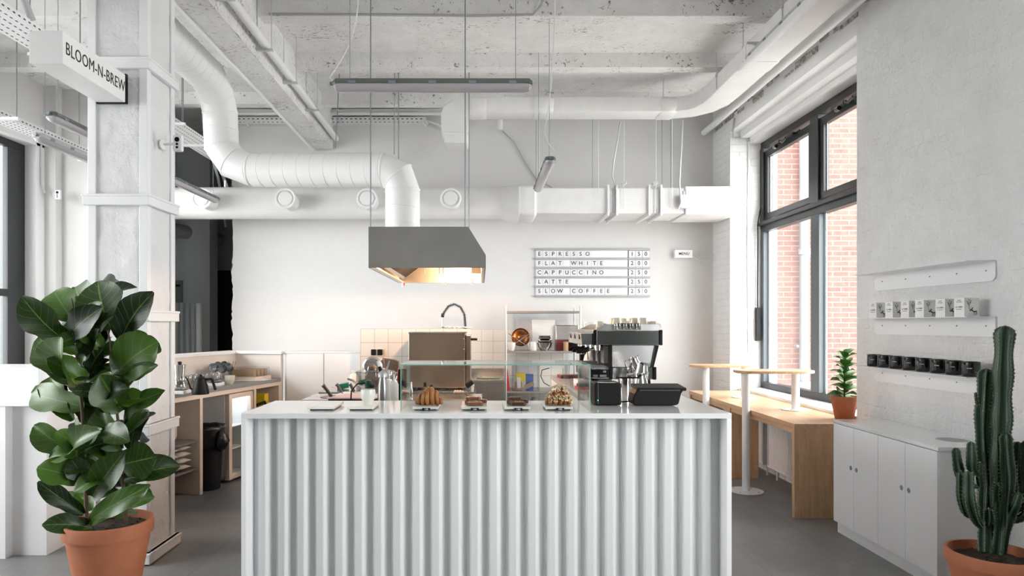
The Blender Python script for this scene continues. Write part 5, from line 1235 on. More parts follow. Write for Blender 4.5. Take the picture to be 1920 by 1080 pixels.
MB().lathe([(0,0),(.05,0),(.055,.02),(.05,.07),(.038,.10),(.042,.12),(.04,.12),(.036,.1),(.048,.07),(.05,.02),(0,.004)], c, 28).build('body', M_pglass, gs)
MB().tube([c+Vector((.04,0,.11)), c+Vector((.08,0,.10)), c+Vector((.075,0,.05)), c+Vector((.05,0,.03))], .005, 8).build('handle', M_pglass, gs)
gi = 0
for row, (v_, n_) in enumerate(((.30, 7), (.42, 7))):
    for k in range(n_):
        c = bpnt(1.22+.11*k-.03*row, v_+.02, ZB)
        if c.y > 6.55: continue
        o = MB().lathe([(0,0),(.032,0),(.042,.03),(.043,.07),(.036,.10),(.034,.10),(.040,.07),(.04,.03),(0,.006)], c, 20).build('drinking_glass', M_pglass, origin=c, smooth=60)
        tag(o, 'clear rounded drinking glass in the rows behind the black kettle', 'glass', 'glasses behind the kettle')
for k in range(6):
    c = bpnt(.62+.085*k, .40, ZB)
    o = MB().lathe([(0,0),(.032,0),(.042,.03),(.043,.07),(.036,.10),(.034,.10),(.040,.07),(.04,.03),(0,.006)], c, 20).build('drinking_glass', M_pglass, origin=c, smooth=60); tag(o, 'clear rounded drinking glass in the rows behind the black kettle', 'glass', 'glasses behind the kettle')
M_bowlb = simple('dark_slate_enamel', (.03,.035,.04), .3); M_bowlin = simple('pale_grey_enamel', (.45,.47,.49), .25)
for i, (px, py, rr_) in enumerate(((399, 689, .045), (414, 690, .047), (427, 688, .045), (408, 685, .04), (420, 684, .04))):
    d_ = 7.0+.05*i; c = W(px, py, d_); t = Vector((0,-1,.25)).normalized(); Rm = Vector((0,0,1)).rotation_difference(t).to_matrix()
    b = MB().lathe([(0,-.07),(rr_*.9,-.065),(rr_,0),(rr_*.94,0),(rr_*.85,-.055),(0,-.06)], c, 26, M=Rm).build('enamel_mug', M_bowlb, origin=c, smooth=40)
    tag(b, ('dark enamel mug lying on its side, leftmost of the pile', 'dark enamel mug lying on its side, middle front of the pile', 'dark enamel mug lying on its side, rightmost of the pile', 'dark enamel mug lying at the back left of the pile', 'dark enamel mug lying at the back right of the pile')[i], 'mug', 'enamel mugs piled on the back bar')
    MB().lathe([(0,-.056),(rr_*.84,-.052),(rr_*.93,-.002),(rr_*.8,-.05),(0,-.054)], c, 26, M=Rm).build('inner_glaze', M_bowlin, b, smooth=40)
c = put(431, 720); lathe_obj('ceramic_cup', 'cream rounded ceramic cup on the back bar beside the server', 'cup', [(0,0),(.03,0),(.045,.03),(.05,.05),(.05,.085),(.046,.085),(.045,.05),(0,.01)], c, M_ceram)
for i, px in enumerate((434, 444)):
    c = put(px, 710); c2_ = lathe_obj('steel_tumbler', ('dark steel tumbler holding wooden stirrers', 'dark steel tumbler right of the one with stirrers')[i], 'tumbler', [(0,0),(.028,0),(.032,.09),(.030,.09),(.026,.006),(0,.006)], c, M_mirror)
    if i == 0:
        for k, (a, b) in enumerate(((-.02,0),(.01,.01),(.03,-.005))): tag(MB().tube([c+Vector((a*.3,b,.01)), c+Vector((a*1.6,b,.19))], .0035, 6).build('wooden_stirrer', M_kraft), ('wooden stirrer leaning left in the tumbler', 'wooden stirrer standing in the middle of the tumbler', 'wooden stirrer leaning right in the tumbler')[k], 'stirrer', 'stirrers in the steel tumbler')
c = put(467, 707); bx = MB().box(c.x-.05, c.x+.045, c.y-.03, c.y+.05, ZB, ZB+.07).build('blue_box', M_blue, smooth=0, bevel=.002); tag(bx, 'small blue cardboard box on the back bar', 'box')
tag(MB().obox(put(440, 714), (.30,.02,0), (.02,.20,0), (0,0,.003)).build('paper_sheet', M_paper, smooth=0), 'white sheet of paper lying on the back bar', 'paper')
c = bpnt(.16, .22, ZB); st_ = thing('filter_box', 'wooden tray with clear boxes of coffee filters at the end of the back bar', 'tray', c)
bb(MB(), .06, .40, .08, .42, ZB, ZB+.035).build('wooden_tray', M_tan, st_, smooth=0, bevel=.002)
m = MB(); bb(m, .07, .39, .09, .41, ZB+.035, ZB+.13); m.build('clear_cover', M_plast, st_, smooth=0)
m = MB()
for k in range(4): bb(m, .09+.075*k, .14+.075*k, .11, .38, ZB+.037, ZB+.11)
m.build('paper_filters', M_kraft, st_, smooth=0)
# items on bar shelves
for k in range(5):
    c = bpnt(1.62, .18, .50+.022*k); o = MB().lathe([(0,.0),(.035,0),(.06,.05),(.062,.075),(.058,.075),(.056,.05),(0,.01)], c, 26).build('cream_bowl', M_ceram, origin=c, smooth=50)
    tag(o, ('cream bowl at the bottom of the stack on the bar shelf', 'cream bowl, second from the bottom of the stack', 'cream bowl in the middle of the stack', 'cream bowl, second from the top of the stack', 'cream bowl on top of the stack on the bar shelf')[k], 'bowl', 'stacked cream bowls')
M_pack = simple('silver_white_coffee_pack', (.62,.6,.59), .4)
for r_ in range(4):
    for q in range(2):
        c = bpnt(1.52+.17*q, .03, .2505+.057*r_); m = MB()
        m.grid(lambda u, v: c+U*(u*.15)+V*(v*.24)+Vector((0,0,.027+.027*(max(0, math.sin(PI*u)*math.sin(PI*v))**.4))), 8, 10, uv=False)
        m.grid(lambda u, v: c+U*(u*.15)+V*(v*.24)+Vector((0,0,.027-.027*(max(0, math.sin(PI*u)*math.sin(PI*v))**.4))), 8, 10, uv=False)
        o = m.build('coffee_pack', M_pack, smooth=60); tag(o, f'silvery white coffee pack, {("bottom row","second row","third row","top row")[r_]}, {("right","left")[q]} column of the shelf stack', 'coffee pack', 'coffee packs on the lower bar shelf')
# things below the bar right of the fridge
bb(MB(), .14, .24, .05, .2, .64, .64) if False else None
t = MB(); bb(t, .05, .46, .03, .5, .48, .50); t.build('shelf_board', M_tan, bar, smooth=0)
o = MB(); bb(o, .19, .27, .04, .16, .50, .80); tag(o.build('yellow_box', M_yellow, smooth=0, bevel=.002), 'tall yellow cardboard box under the back bar', 'box')
m = MB(); m.lathe([(0,0),(.05,0),(.06,.05),(.05,.14),(.02,.2),(0,.2)], bpnt(.10, .10, .50), 18, sy=.5); tag(m.build('snack_bag', M_copper, smooth=60), 'clear bag with an orange label right of the yellow box', 'bag')
m = MB(); bb(m, .33, .45, .06, .2, .50, .66); o = tag(m.build('black_appliance', M_black, smooth=0, bevel=.01), 'black hand blender body under the back bar beside the fridge', 'appliance')
MB().tube([bpnt(.42,.04,.70), bpnt(.30,.02,.72), bpnt(.26,.03,.69), bpnt(.25,.04,.60)], .014, 8).build('arm', M_black, o)
m = MB(); bb(m, .28, .32, .06, .2, .50, .64); tag(m.build('paper_packet', M_kraft, smooth=0, bevel=.004), 'brown paper packet left of the yellow box', 'packet')
# ============================================================ KITCHEN BEHIND THE COUNTER
tp = thing('tiled_partition', 'low cream tiled partition behind the oven', 'partition', (-.70, 7.5, 0))
MB().box(-1.31, -.105, 7.45, 7.55, 0, 1.50).build('tiled_face', M_tile, tp, smooth=0)
struct(MB().box(-.13, 1.09, 8.865, 8.881, 0, 1.482).build('trim_7', M_tile, smooth=0, origin=(-.13-.5*0,8.865,1.482)), 'cream tiled splashback low on the back wall')
def worktable(name, label, x0, x1, y0, y1, z, nleg=True):
    t = thing(name, label, 'table', ((x0+x1)/2, (y0+y1)/2, 0)); MB().box(x0, x1, y0, y1, z-.04, z).build('worktop', M_steel, t, smooth=0, bevel=.003)
    for x in (x0+.03, x1-.03):
        for y in (y0+.03, y1-.03): MB().box(x-.02, x+.02, y-.02, y+.02, 0, z-.04).build('leg', M_steel, t, smooth=0)
    MB().box(x0+.02, x1-.02, y0+.02, y1-.02, .25, .27).build('lower_shelf', M_steel, t, smooth=0)
    return t
wt = worktable('prep_table', 'steel prep table just behind the front counter', -1.15, .60, 4.24, 5.48, .93)
w1 = worktable('sink_table', 'steel table with a sunken sink in the middle of the kitchen', -1.54, .02, 5.86, 6.38, .90)
w2 = worktable('oven_table', 'long steel table along the tiled partition carrying the oven', -1.55, -.06, 6.55, 7.44, .90)
w3 = worktable('side_table', 'steel side table against the tiled back wall', -.12, .30, 8.2, 8.84, .88)
MB().box(-.12, .30, 8.80, 8.84, .88, .98).build('upstand', M_steel, w3, smooth=0)
MB().box(-.05, .26, 8.22, 8.30, .3, .84).build('front_panel', M_steel, w3, smooth=0)
m = MB(); cS = (-1.30, 6.10); m.lathe([(.12,.9005),(.126,.903),(.12,.9055),(.10,.903)], (cS[0], cS[1], 0), 28); m.lathe([(0,.901),(.12,.901),(.12,.902),(0,.902)], (cS[0], cS[1], 0), 28); m.build('sink_bowl', M_copper, w1, smooth=40)
# oven
ov = thing('oven', 'large brushed steel countertop oven seen from its side', 'oven', (-.40, 6.95, .90))
ox0, ox1, oz0, oz1 = (766-CX)/F*6.7, (872-CX)/F*6.7, EYE-(727-CY)/F*6.7, EYE-(625-CY)/F*6.7
MB().box(ox0, ox1, 6.70, 7.36, oz0, oz1).build('casing', M_oven, ov, bevel=.004, smooth=0)
MB().box(ox0, ox1+.012, 6.69, 7.36, oz1, oz1+.012).build('top_lid', M_steel, ov, smooth=0)
dr = MB().box(ox1+.008, ox1+.055, 6.72, 7.34, oz0+.03, oz1-.02).build('door', M_oven, ov, bevel=.004, smooth=0)
MB().cyl((ox1+.055, 6.78, oz1-.06), (ox1+.12, 6.78, oz1-.06), .012, n=12).build('handle', M_black, dr)
m = MB(); m.cyl((ox1+.01, 6.74, oz0+.01), (ox1+.07, 6.74, oz0+.06), .03, n=16); m.build('hinge_knob', M_black, ov)
for x in (ox0+.05, ox1-.05):
    for y in (6.75, 7.3): MB().cyl((x, y, .90), (x, y, oz0), .02, n=12).build('foot', M_black, ov)
m = MB()
for k in range(5): m.cyl((ox1+.001-.012, 6.698, oz0+.08+k*.1), (ox1-.012, 6.696, oz0+.08+k*.1), .004, n=8)
m.build('rivet', M_rod, ov, smooth=0)
# spring tap behind the partition
fa = thing('spring_faucet', 'steel spring tap arching above the tiled partition', 'faucet', (-.2, 7.9, .9))
sx_, sd_ = (873-CX)/F*7.9, 7.9
arc = [W(872,640,sd_), W(873,612,sd_), W(871,590,sd_), W(864,576,sd_), W(852,570,sd_), W(841,574,sd_), W(833,585,sd_), W(830.5,590,sd_)]
fine = subdiv(arc, .006); coil = []
L_ = 0
for i, p in enumerate(fine):
    t = (fine[min(i+1,len(fine)-1)]-fine[max(i-1,0)]).normalized(); y_ = Vector((0,1,0)); b = t.cross(y_)
    for s2 in range(3): a = (i*3+s2)*2*PI/9; coil.append(p+(y_*math.cos(a)+b*math.sin(a))*.018)
MB().tube(coil, .0032, 5).build('spring', M_rod, fa, smooth=60)
MB().tube(arc, .009, 8).build('hose', M_black, fa)
MB().tube([W(830.5,588,sd_), W(829.5,595,sd_)], .018, 10).build('collar', M_black, fa)
MB().tube([W(829.5,594,sd_), W(828.5,625,sd_)], .008, 8).build('nozzle', M_steel, fa)
MB().cyl((arc[0].x, sd_, .88), arc[0], .016, n=12).build('stem', M_steel, fa)
sk = thing('sink_unit', 'steel sink unit hidden behind the tiled partition', 'sink', (-.5, 7.9, 0)); MB().box(-1.2, -.14, 7.60, 8.15, 0, .88).build('body', M_steel, sk, smooth=0)
m = MB(); random.seed(8)
for k in range(16):
    c = Vector((-.42+random.uniform(0,.30), 7.5+random.uniform(-.03,.03), 1.502+.0)); s_ = random.uniform(.02,.05)
    m.grid(lambda u, v: c+Vector(((u-.5)*s_*2, (v-.5)*.05, .004+.035*abs(noise.noise(Vector((u*2.4+k, v*2+k, k)))))), 4, 4, uv=False)
tag(m.build('crumpled_paper', M_paper, smooth=0), 'crumpled paper lying on top of the tiled partition', 'paper')
# slicer
sl = thing('slicer', 'steel slicing machine with a round blade guard in front of the tiles', 'slicer', W(700, 720, 6.9))
c = W(698, 688, 6.85); Ry = Matrix.Rotation(PI/2, 3, 'X')
MB().lathe([(0,-.02),(.10,-.02),(.104,-.01),(.10,0),(.085,.006),(.08,.002),(0,.004)], c, 40, M=Ry).build('blade_guard', M_steel, sl, smooth=35)
MB().prism([(c.x-.055,c.z-.10),(c.x+.055,c.z-.10),(c.x+.045,c.z-.01),(c.x+.01,c.z+.02),(c.x-.03,c.z+.01)], 'y', 6.78, 6.83).build('motor_cover', M_oven, sl, bevel=.006, smooth=0)
MB().cyl((c.x, 6.775, c.z-.03), (c.x, 6.75, c.z-.03), .014, n=16).build('knob', M_black, sl)
MB().prism([(c.x+.05,c.z-.0),(c.x+.08,c.z+.085),(c.x+.20,c.z+.07),(c.x+.25,c.z+.05),(c.x+.26,c.z-.03),(c.x+.24,c.z-.06)], 'y', 6.95, 7.05).build('carriage', M_oven, sl, bevel=.006, smooth=0)
MB().box(c.x-.08, c.x+.26, 6.86, 7.1, .90, c.z-.08).build('base', M_oven, sl, bevel=.006, smooth=0)
sw = thing('wall_sockets', 'pair of black wall sockets on the cream tiles', 'sockets', W(699, 663, 7.44))
for px in (701, 713): p = W(px-.5, 660.5, 7.44); MB().box(p.x-.027, p.x+.027, 7.425, 7.45, p.z-.032, p.z+.032).build('socket', M_black, sw, bevel=.006, smooth=0)
p = W(707, 660.5, 7.44); MB().box(p.x-.07, p.x+.07, 7.44, 7.45, p.z-.045, p.z+.037).build('surround', M_plastm, sw, smooth=0)
# prep table items: all stand on the .93 top unless noted
ZP = .93
c = Vector(((718-CX)/F*4.6, 4.6, ZP)); sp_ = thing('cream_siphon', 'brushed aluminium cream siphon behind the counter', 'siphon', c)
MB().lathe([(0,0),(.034,0),(.036,.01),(.036,.16),(.033,.21),(.026,.25),(.024,.262),(0,.262)], c, 32).build('bottle', M_siph, sp_, smooth=35)
MB().lathe([(.024,.262),(.034,.264),(.034,.285),(.024,.30),(.012,.31),(0,.31)], c, 24).build('head', M_galv, sp_)
MB().tube([c+Vector((-.012,0,.29)), c+Vector((-.024,0,.34))], [.012,.011], 12).build('charger_holder', M_black, sp_)
MB().tube([c+Vector((-.024,0,.335)), c+Vector((-.032,0,.372))], [.012,.013], 12).build('charger_cap', M_steelw, sp_)
MB().tube([c+Vector((.018,0,.30)), c+Vector((.032,0,.34)), c+Vector((.040,0,.375))], [.010,.007,.008], 8).build('lever', M_chrome, sp_)
MB().box(c.x+.024, c.x+.044, c.y-.012, c.y+.012, c.z+.255, c.z+.30).build('trigger', M_galv, sp_, bevel=.003, smooth=0)
for i, px in enumerate((739, 728)):
    d_ = 4.72+.15*i; c = Vector(((px-CX)/F*d_, d_, ZP)); t = thing('sauce_bottle', ('tall milky squeeze bottle beside the glass case', 'second squeeze bottle half hidden behind the siphon')[i], 'bottle', c, 'squeeze bottles')
    MB().lathe([(0,0),(.030,0),(.031,.09),(0,.09)], c, 24).build('sauce', M_oil, t)
    MB().lathe([(.031,.09),(.031,.20),(.027,.215),(.0,.215)], c, 24).build('bottle', M_plastm, t, smooth=40)
    MB().lathe([(0,.215),(.022,.215),(.022,.225),(.010,.232),(.004,.275),(0,.276)], c, 20).build('nozzle_cap', M_plastm, t, smooth=40)
c = Vector(((695-CX)/F*4.9, 4.80, ZP)); gt = thing('gas_torch', 'gas canister with a dark green valve head behind the cream cup', 'torch', c)
MB().lathe([(0,0),(.034,0),(.034,.13),(.028,.15),(0,.152)], c, 24).build('canister', M_galv, gt, smooth=40)
MB().lathe([(0,.152),(.02,.152),(.022,.17),(.018,.19),(.024,.205),(.022,.225),(0,.228)], c, 16).build('valve', M_dgreen, gt, smooth=40)
MB().cyl(c+Vector((.015,-.01,.185)), c+Vector((.04,-.02,.185)), .012, n=12).build('valve_knob', M_black, gt)
MB().tube([c+Vector((0,0,.21)), c+Vector((-.08,0,.20)), c+Vector((-.12,0,.15)), c+Vector((-.13,.02,.02))], .005, 8).build('hose', M_black, gt)
c = W(656, 712, 5.2); MB_ = MB().tube([W(681,728,4.8), W(662,714,5.0), W(652,710,5.0)], [.006,.008,.009], 10).build('tap_spout', M_steel); tag(MB_, 'slanting thin steel spout left of the cream cup', 'tap')
c = Vector(((663-CX)/F*6.7, 6.7, .90)); lathe_obj('hand_soap_bottle', 'white round shouldered bottle on the steel table', 'bottle', [(0,0),(.045,0),(.048,.12),(.035,.155),(.02,.165),(.02,.195),(0,.198)], c, M_plastm)
# translucent food container
c = W(692, 720, 6.0); tc = thing('food_container', 'large clear plastic food container on the middle table', 'container', (c.x, 6.1, .90))
hx = .115; zt_ = EYE-(697-CY)/F*6.0
m = MB(); m.box(c.x-hx, c.x+hx, 6.0, 6.004, .902, zt_).box(c.x-hx, c.x+hx, 6.24, 6.244, .902, zt_).box(c.x-hx, c.x-hx+.004, 6.004, 6.24, .902, zt_).box(c.x+hx-.004, c.x+hx, 6.004, 6.24, .902, zt_).box(c.x-hx, c.x+hx, 6.0, 6.244, .90, .903); m.build('box', M_plast, tc, smooth=0)
m = MB(); m.box(c.x-hx-.01, c.x+hx+.01, 5.99, 6.254, zt_-.012, zt_); m.build('rim', M_plast, tc, smooth=0)
# whisks in a jar
c = Vector(((734-CX)/F*5.0, 4.76, ZP)); c.x = (748-CX)/F*4.76
wj = thing('utensil_pot', 'dark pot of whisks and utensils left of the glass case edge', 'utensil pot', Vector(((736-CX)/F*5.95, 5.95, .90)))
c = wloc(wj); MB().lathe([(0,0),(.05,0),(.055,.12),(.052,.12),(.045,.01),(0,.01)], c, 24).build('pot', M_steel, wj)
m = MB()
for k in range(9):
    a = k*PI/9; e = [c+Vector((math.cos(a)*r, math.sin(a)*r, z)) for r, z in ((0,.12),(.028,.16),(.04,.20),(.03,.235),(0,.25),(-.03,.235),(-.04,.20),(-.028,.16),(0,.12))]; m.tube(e, .0018, 5)
m.build('whisk', M_chrome, wj)
MB().tube([c+Vector((.04,0,.05)), c+Vector((.055,0,.26))], .010, 8).build('red_handle', M_red, wj)
MB().box(c.x+.05, c.x+.12, c.y-.02, c.y+.04, .90, 1.16).build('black_utensil', M_black, wj, bevel=.01, smooth=0)
# cutting boards and knives at the left
o = MB().obox(ONZ(612, 749, 1.0)-Vector((0,0,.0)), (.34,0,0), (.09,.30,0), (0,0,.012)); b_ = tag(o.build('cutting_board', M_pink, bevel=.003, smooth=0), 'pink cutting board on a black box behind the counter', 'cutting board')
q = ONZ(612, 749, 1.0); tag(MB().obox(q+Vector((.01,.01,-.069)), (.32,0,0), (.08,.27,0), (0,0,.068)).build('knife_box', M_black, bevel=.003, smooth=0), 'low black box under the pink cutting board', 'box')
q = Vector(((628-CX)/F*5.9, 5.9, .9005)); tag(MB().obox(q, (.26,0,0), (.03,.24,0), (0,0,.045)).build('white_tub', M_steelw, bevel=.01, smooth=0), 'flat white plastic tub on the middle steel table', 'box')
tag(MB().obox(Vector(((632-CX)/F*6.75, 6.75, .90)), (.26,0,.05), (0,.16,0), (.0,0,.05)).build('green_board', M_green, bevel=.004, smooth=0), 'dark green tray leaning on the far steel table', 'tray')
M_hand = simple('dark_grey_handle', (.06,.055,.055), .5)
for i, (pa, pb, d_, mt) in enumerate((((607,723),(622,744), 5.3, M_red), ((632,721),(640,735), 5.95, M_blue), ((657,721),(664,735), 6.0, M_green))):
    k_ = thing('kitchen_knife', ('grey handled knife with a red dot leaning at the left', 'grey handled knife with a blue dot in the middle', 'grey handled knife with a green dot at the right')[i], 'knife', W(pb[0], pb[1], d_), 'grey handled knives in the rack')
    a, b = W(*pa, d_), W(*pb, d_); MB().tube([a+Vector((-.01,0,-.012)), a, a.lerp(b,.3), b], [.012,.016,.013,.014], 10).build('handle', M_hand, k_)
    MB().lathe([(0,0),(.006,0),(.005,.003),(0,.003)], a+Vector((0,-.015,0)), 10, M=Ry).build('colour_dot', mt, k_)
    e_ = b+Vector((.05,.0,-.07)); e_.z = max(e_.z, .935 if i == 0 else .905); MB().obox(b-Vector((.008,0,0)), (.016,0,.0), (0,.002,0), e_-b).build('blade', M_steel, k_, smooth=0)
q = Vector(((770-CX)/F*5.95, 5.95, .90))
for i, (px, col_) in enumerate(((797, M_black), (809, M_black))):
    a = W(px, 724, 6.0); k_ = thing('chef_knife', ('black handled knife standing behind the croissant, left one', 'black handled knife standing behind the croissant, right one')[i], 'knife', (a.x, 6.0, .90), 'black handled knives behind the croissant')
    MB().box(a.x-.012, a.x+.012, 5.99, 6.01, 1.0-.03*i, 1.01+.03-.02*i).build('handle', col_, k_, bevel=.004, smooth=0); MB().box(a.x-.01, a.x+.01, 5.999, 6.001, .90, 1.0-.03*i).build('blade', M_steel, k_, smooth=0)
wr = thing('wire_rack', 'steel wire cooling rack on the middle table', 'rack', (-.30, 6.15, .90))
m = MB()
for k in range(18): m.cyl((-.50+.022*k, 5.98, .93), (-.50+.022*k, 6.32, .93), .0018, n=5)
m.tube([(-.50,5.98,.93),(-.12,5.98,.93),(-.12,6.32,.93),(-.50,6.32,.93),(-.50,5.98,.93)], .003, 6)
for x in (-.49,-.13):
    for y in (5.99, 6.31): m.cyl((x,y,.90),(x,y,.93),.003,n=5)
m.build('wires', M_chrome, wr, smooth=40)
m = MB()
for k in range(7): m.lathe([(0,-.015),(.014,-.008),(.017,.002),(.008,.014),(0,.018)], (-.22+.022*(k % 4), 6.05+.03*(k//4), .947), 12)
tag(m.build('garlic_bag', simple('garlic_skin', (.70,.52,.45), .6), smooth=60), 'net of pale garlic bulbs on the wire rack', 'garlic')
c = Vector(((769-CX)/F*5.95, 6.05, .90)); lathe_obj('steel_shaker', 'narrow steel shaker behind the left glass edge', 'shaker', [(0,0),(.012,0),(.012,.08),(.008,.1),(.006,.14),(0,.14)], c, M_chrome)
tag(MB().tube([(-.04,8.3,.885+.006),(.24,8.3,.885+.006)], .007, 8).build('green_ruler', M_green), 'green rod lying on the steel side table', 'rod')
# steel shelf rack
rk = thing('steel_rack', 'tall stainless steel rack with shelves against the back wall', 'rack', (.77, 8.55, 0))
for x, y, zt_ in ((.315,8.3,1.775),(1.22,8.3,1.775),(.33,8.78,1.76),(1.215,8.78,1.76)): MB().cyl((x, y, 0), (x, y, zt_), .013, n=14).build('post', M_post, rk)
for z in (1.71, 1.225, .735, .3): MB().box(.32, 1.215, 8.29, 8.79, z-.025, z).build('shelf', M_post, rk, smooth=0, bevel=.003)
def R8(px, py, d=8.45): return W(px, py, d)
def lean_disc(px, r, label, z0, mt, name='steel_dish', d=8.62):
    x = (px-CX)/F*d; t = thing(name, label, 'dish', (x, d, z0)); c = Vector((x, d, z0+r)); 
    MB().lathe([(0,.0),(r*.35,.0),(r*.5,-.01),(r*.9,-.01),(r,.015),(r*.98,.018),(r*.88,-.004),(r*.5,-.004),(r*.33,.008),(0,.008)], c, 36, M=Matrix.Rotation(PI/2-.12, 3, 'X')).build('dish', mt, t, smooth=40)
lean_disc(976, .115, 'round dark copper coloured dish leaning on the rack shelf', 1.2255+.045, M_copper)
dk = thing('dish_stand', 'folding crossed wire dish stand on the rack shelf', 'dish stand', R8(976, 655))
for y in (8.42, 8.56):
    p = [R8(953,625,y), R8(994,653,y)]; q = [R8(953,653,y), R8(994,625,y)]
    MB().tube(p, .005, 6).tube(q, .005, 6).build('crossed_wire', M_chrome, dk)
tag(MB().obox(R8(998,654,8.70), (.29,0,0), (0,.012,0), (0,.03,.375)).build('white_board', M_steelw, bevel=.004, smooth=0), 'large white cutting board leaning at the back of the rack shelf', 'cutting board')
c = Vector(((959-CX)/F*8.40, 8.40, 1.226)); lathe_obj('white_cup', 'white cup at the left end of the rack shelf', 'cup', [(0,0),(.03,0),(.05,.06),(.05,.1),(.045,.1),(0,.01)], c, M_ceramw)
c = Vector(((1000.5-CX)/F*8.36, 8.36, 1.226)); jg = thing('milk_jug', 'white ceramic jug on the rack shelf', 'jug', c); MB().lathe([(0,0),(.035,0),(.045,.03),(.04,.08),(.038,.11),(.034,.11),(.036,.07),(0,.01)], c, 24).build('body', M_ceramw, jg, smooth=50)
MB().tube([c+Vector((-.035,0,.10)), c+Vector((-.065,0,.09)), c+Vector((-.06,0,.04)), c+Vector((-.04,0,.025))], .006, 8).build('handle', M_ceramw, jg)
c = Vector(((1021-CX)/F*8.38, 8.38, 1.226))
for k, (r, h, dz) in enumerate(((.095,.10,0),(.09,.07,.06),(.078,.06,.105),(.075,.05,.135))):
    cc_ = c+Vector((0,0,dz)); lathe_obj('mixing_bowl', ('steel mixing bowl at the bottom of the stack on the rack', 'steel mixing bowl second in the stack on the rack', 'steel mixing bowl third in the stack on the rack', 'steel mixing bowl topmost in the stack on the rack')[k], 'bowl', [(0,0),(r*.5,0),(r*.85,h*.5),(r,h),(r*.96,h),(r*.8,h*.5),(0,.006)], cc_, M_chrome, 'steel bowls on the rack')
tag(MB().obox(R8(1042,642,8.66), (.30,0,0), (0,.02,0), (0,.03,.22)).build('baking_tray', M_steel, bevel=.01, smooth=0), 'steel baking tray leaning at the right of the rack shelf', 'tray')
tag(MB().box(R8(1042,0).x, R8(1075,0).x, 8.40, 8.60, 1.2255, 1.31).build('maroon_crate', M_burger, bevel=.006, smooth=0), 'dark maroon plastic crate on the rack shelf', 'crate')
tag(MB().box(R8(1043,0).x, R8(1080,0).x, 8.40, 8.60, 1.31, 1.36).build('maroon_tray', M_burger, bevel=.004, smooth=0), 'dark maroon tray stacked on the maroon crate', 'tray')
for k in range(6):
    c = Vector(((1077-CX)/F*8.36, 8.36, 1.226+.024*k)); lathe_obj('black_cup', f'black cup stacked on the rack shelf, {("bottom","second","third","fourth","fifth","top")[k]} of the stack', 'cup', [(0,0),(.035,0),(.045,.04),(.042,.04),(.033,.005),(0,.005)], c, M_black, 'stacked black cups on the rack')
c = Vector(((1061-CX)/F*8.34, 8.34, 1.226)); lathe_obj('grey_cup_stack', 'ribbed grey cup left of the black cup stack', 'cup', [(0,0),(.03,0),(.03,.1),(.034,.1),(.034,.11),(0,.11)], c, M_kraft)
# storage box on the lower shelf
sb = thing('storage_box', 'clear plastic storage box with packets on the lower rack shelf', 'storage box', (.57, 8.5, .735))
x0, x1 = R8(961,0,8.36).x, R8(1011,0,8.36).x; zt_ = EYE-(686-CY)/F*8.36
m = MB(); m.box(x0, x1, 8.35, 8.354, .737, zt_).box(x0, x0+.004, 8.354, 8.62, .737, zt_).box(x1-.004, x1, 8.354, 8.62, .737, zt_).box(x0, x1, 8.62, 8.624, .737, zt_).box(x0, x1, 8.35, 8.624, .7355, .738); m.build('box', M_plast, sb, smooth=0)
MB().box(x0-.012, x1+.014, 8.335, 8.64, zt_, zt_+.02).build('rim', M_plast, sb, bevel=.004, smooth=0)
MB().box(x0+.03, x0+.12, 8.37, 8.44, .74, .84).build('kraft_packet', M_kraft, sb, smooth=0); MB().box(x0+.05, x0+.16, 8.40, 8.46, .84, .95).build('yellow_packet', M_yellow, sb, smooth=0)
MB().box(x0+.17, x0+.26, 8.42, 8.50, .74, .93).build('blue_packet', M_blue, sb, smooth=0); MB().obox((x0+.16, 8.375, .75), (.11,0,.05), (0,.03,0), (-.02,0,.05)).build('orange_packet', M_kraft, sb, smooth=0)
MB().box(x0+.055, x0+.10, 8.362, 8.366, .77, .90).build('paper_label', M_paper, sb, smooth=0)
tag(MB().obox((R8(951,0,8.36).x, 8.37, .736), (.035,0,.0), (0,.2,0), (-.03,0,.26)).build('red_folder', M_red, bevel=.002, smooth=0), 'orange red folder leaning left of the storage box on the rack', 'folder')
pipe('extension_cable', 'black looped cord hanging beside the rack', [W(1030,690,8.32), W(1016,694,8.32), W(1014,706,8.32), W(1020,718,8.32), W(1031,724,8.32)], .006, M_black, 'cord', 6)
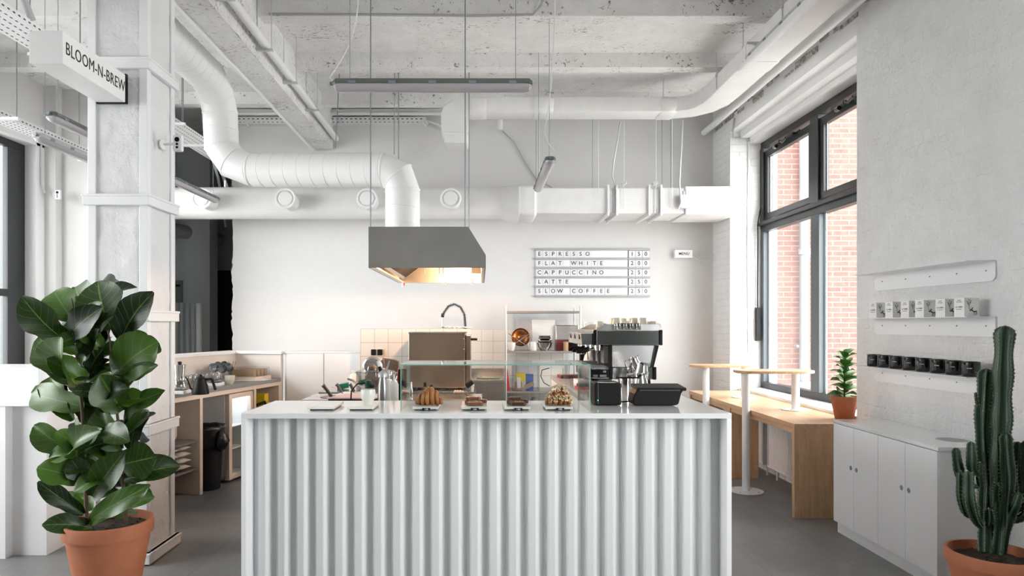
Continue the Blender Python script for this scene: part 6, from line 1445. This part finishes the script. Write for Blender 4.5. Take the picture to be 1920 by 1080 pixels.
for i, px in enumerate((970, 1002)):
    c = Vector(((px-CX)/F*8.5, 8.5, .301)); m = MB(); m.lathe([(0,.015),(.06,.015),(.085,.12),(.07,.24),(.04,.33),(0,.34)], c, 24)
    for v in m.bm.verts: v.co += Vector((1,1,1))*.02*noise.noise(v.co*12+Vector((i*3,0,0)))
    tag(m.build('plastic_sack', simple('grey_sack', (.5,.49,.48), .4), smooth=180), ('grey sack on the lowest rack shelf, left of the two', 'grey sack on the lowest rack shelf, right of the two')[i], 'sack', 'grey sacks on the rack')
# ============================================================ FAR LEFT FOREGROUND
lc = thing('till_stand', 'white free-standing counter at the left edge of the room', 'counter', (-3.4, 4.7, 0))
xr = (73-CX)/F*4.5
MB().box(-4.3, xr, 4.50, 4.95, EYE-(762-CY)/F*4.5, EYE-(690-CY)/F*4.5).build('upper_box', M_cab, lc, bevel=.002, smooth=0)
MB().box(-4.3, xr, 4.58, 4.94, 0, EYE-(762-CY)/F*4.5-.002).build('lower_panel', M_cab, lc, smooth=0)
MB().box(-4.3, (8-CX)/F*4.5, 4.51, 4.58, 0, EYE-(762-CY)/F*4.5-.002).build('corner_post', M_cab, lc, smooth=0)
rc2 = thing('dark_rack', 'dark open rack behind the fig plant', 'rack', (-3.0, 5.35, 0))
for x in (-3.3, -2.65): MB().box(x, x+.04, 5.15, 5.55, 0, .98).build('post', M_black, rc2, smooth=0)
for z in (.2, .95): MB().box(-3.3, -2.61, 5.13, 5.57, z, z+.03).build('shelf', M_cab if z > .5 else M_black, rc2, smooth=0)
cp = thing('computer_tower', 'black computer tower on the dark rack behind the fig', 'computer', (-3.05, 5.35, .23)); MB().box(-3.15, -2.93, 5.2, 5.5, .231, .70).build('case', M_black, cp, smooth=0)
MB().cyl((-3.1, 5.199, .62), (-3.1, 5.195, .62), .006, n=10).build('red_light', simple('red_led', (1,0,0), .5, emis=(1,.02,.02), estr=4), cp)
pipe('white_loop_cable', 'white cable looping above the dark rack', [(-3.1,5.3,.705),(-3.08,5.2,.80),(-2.98,5.2,.82),(-2.9,5.25,.70)], .008, M_tan, 'cable', 8)
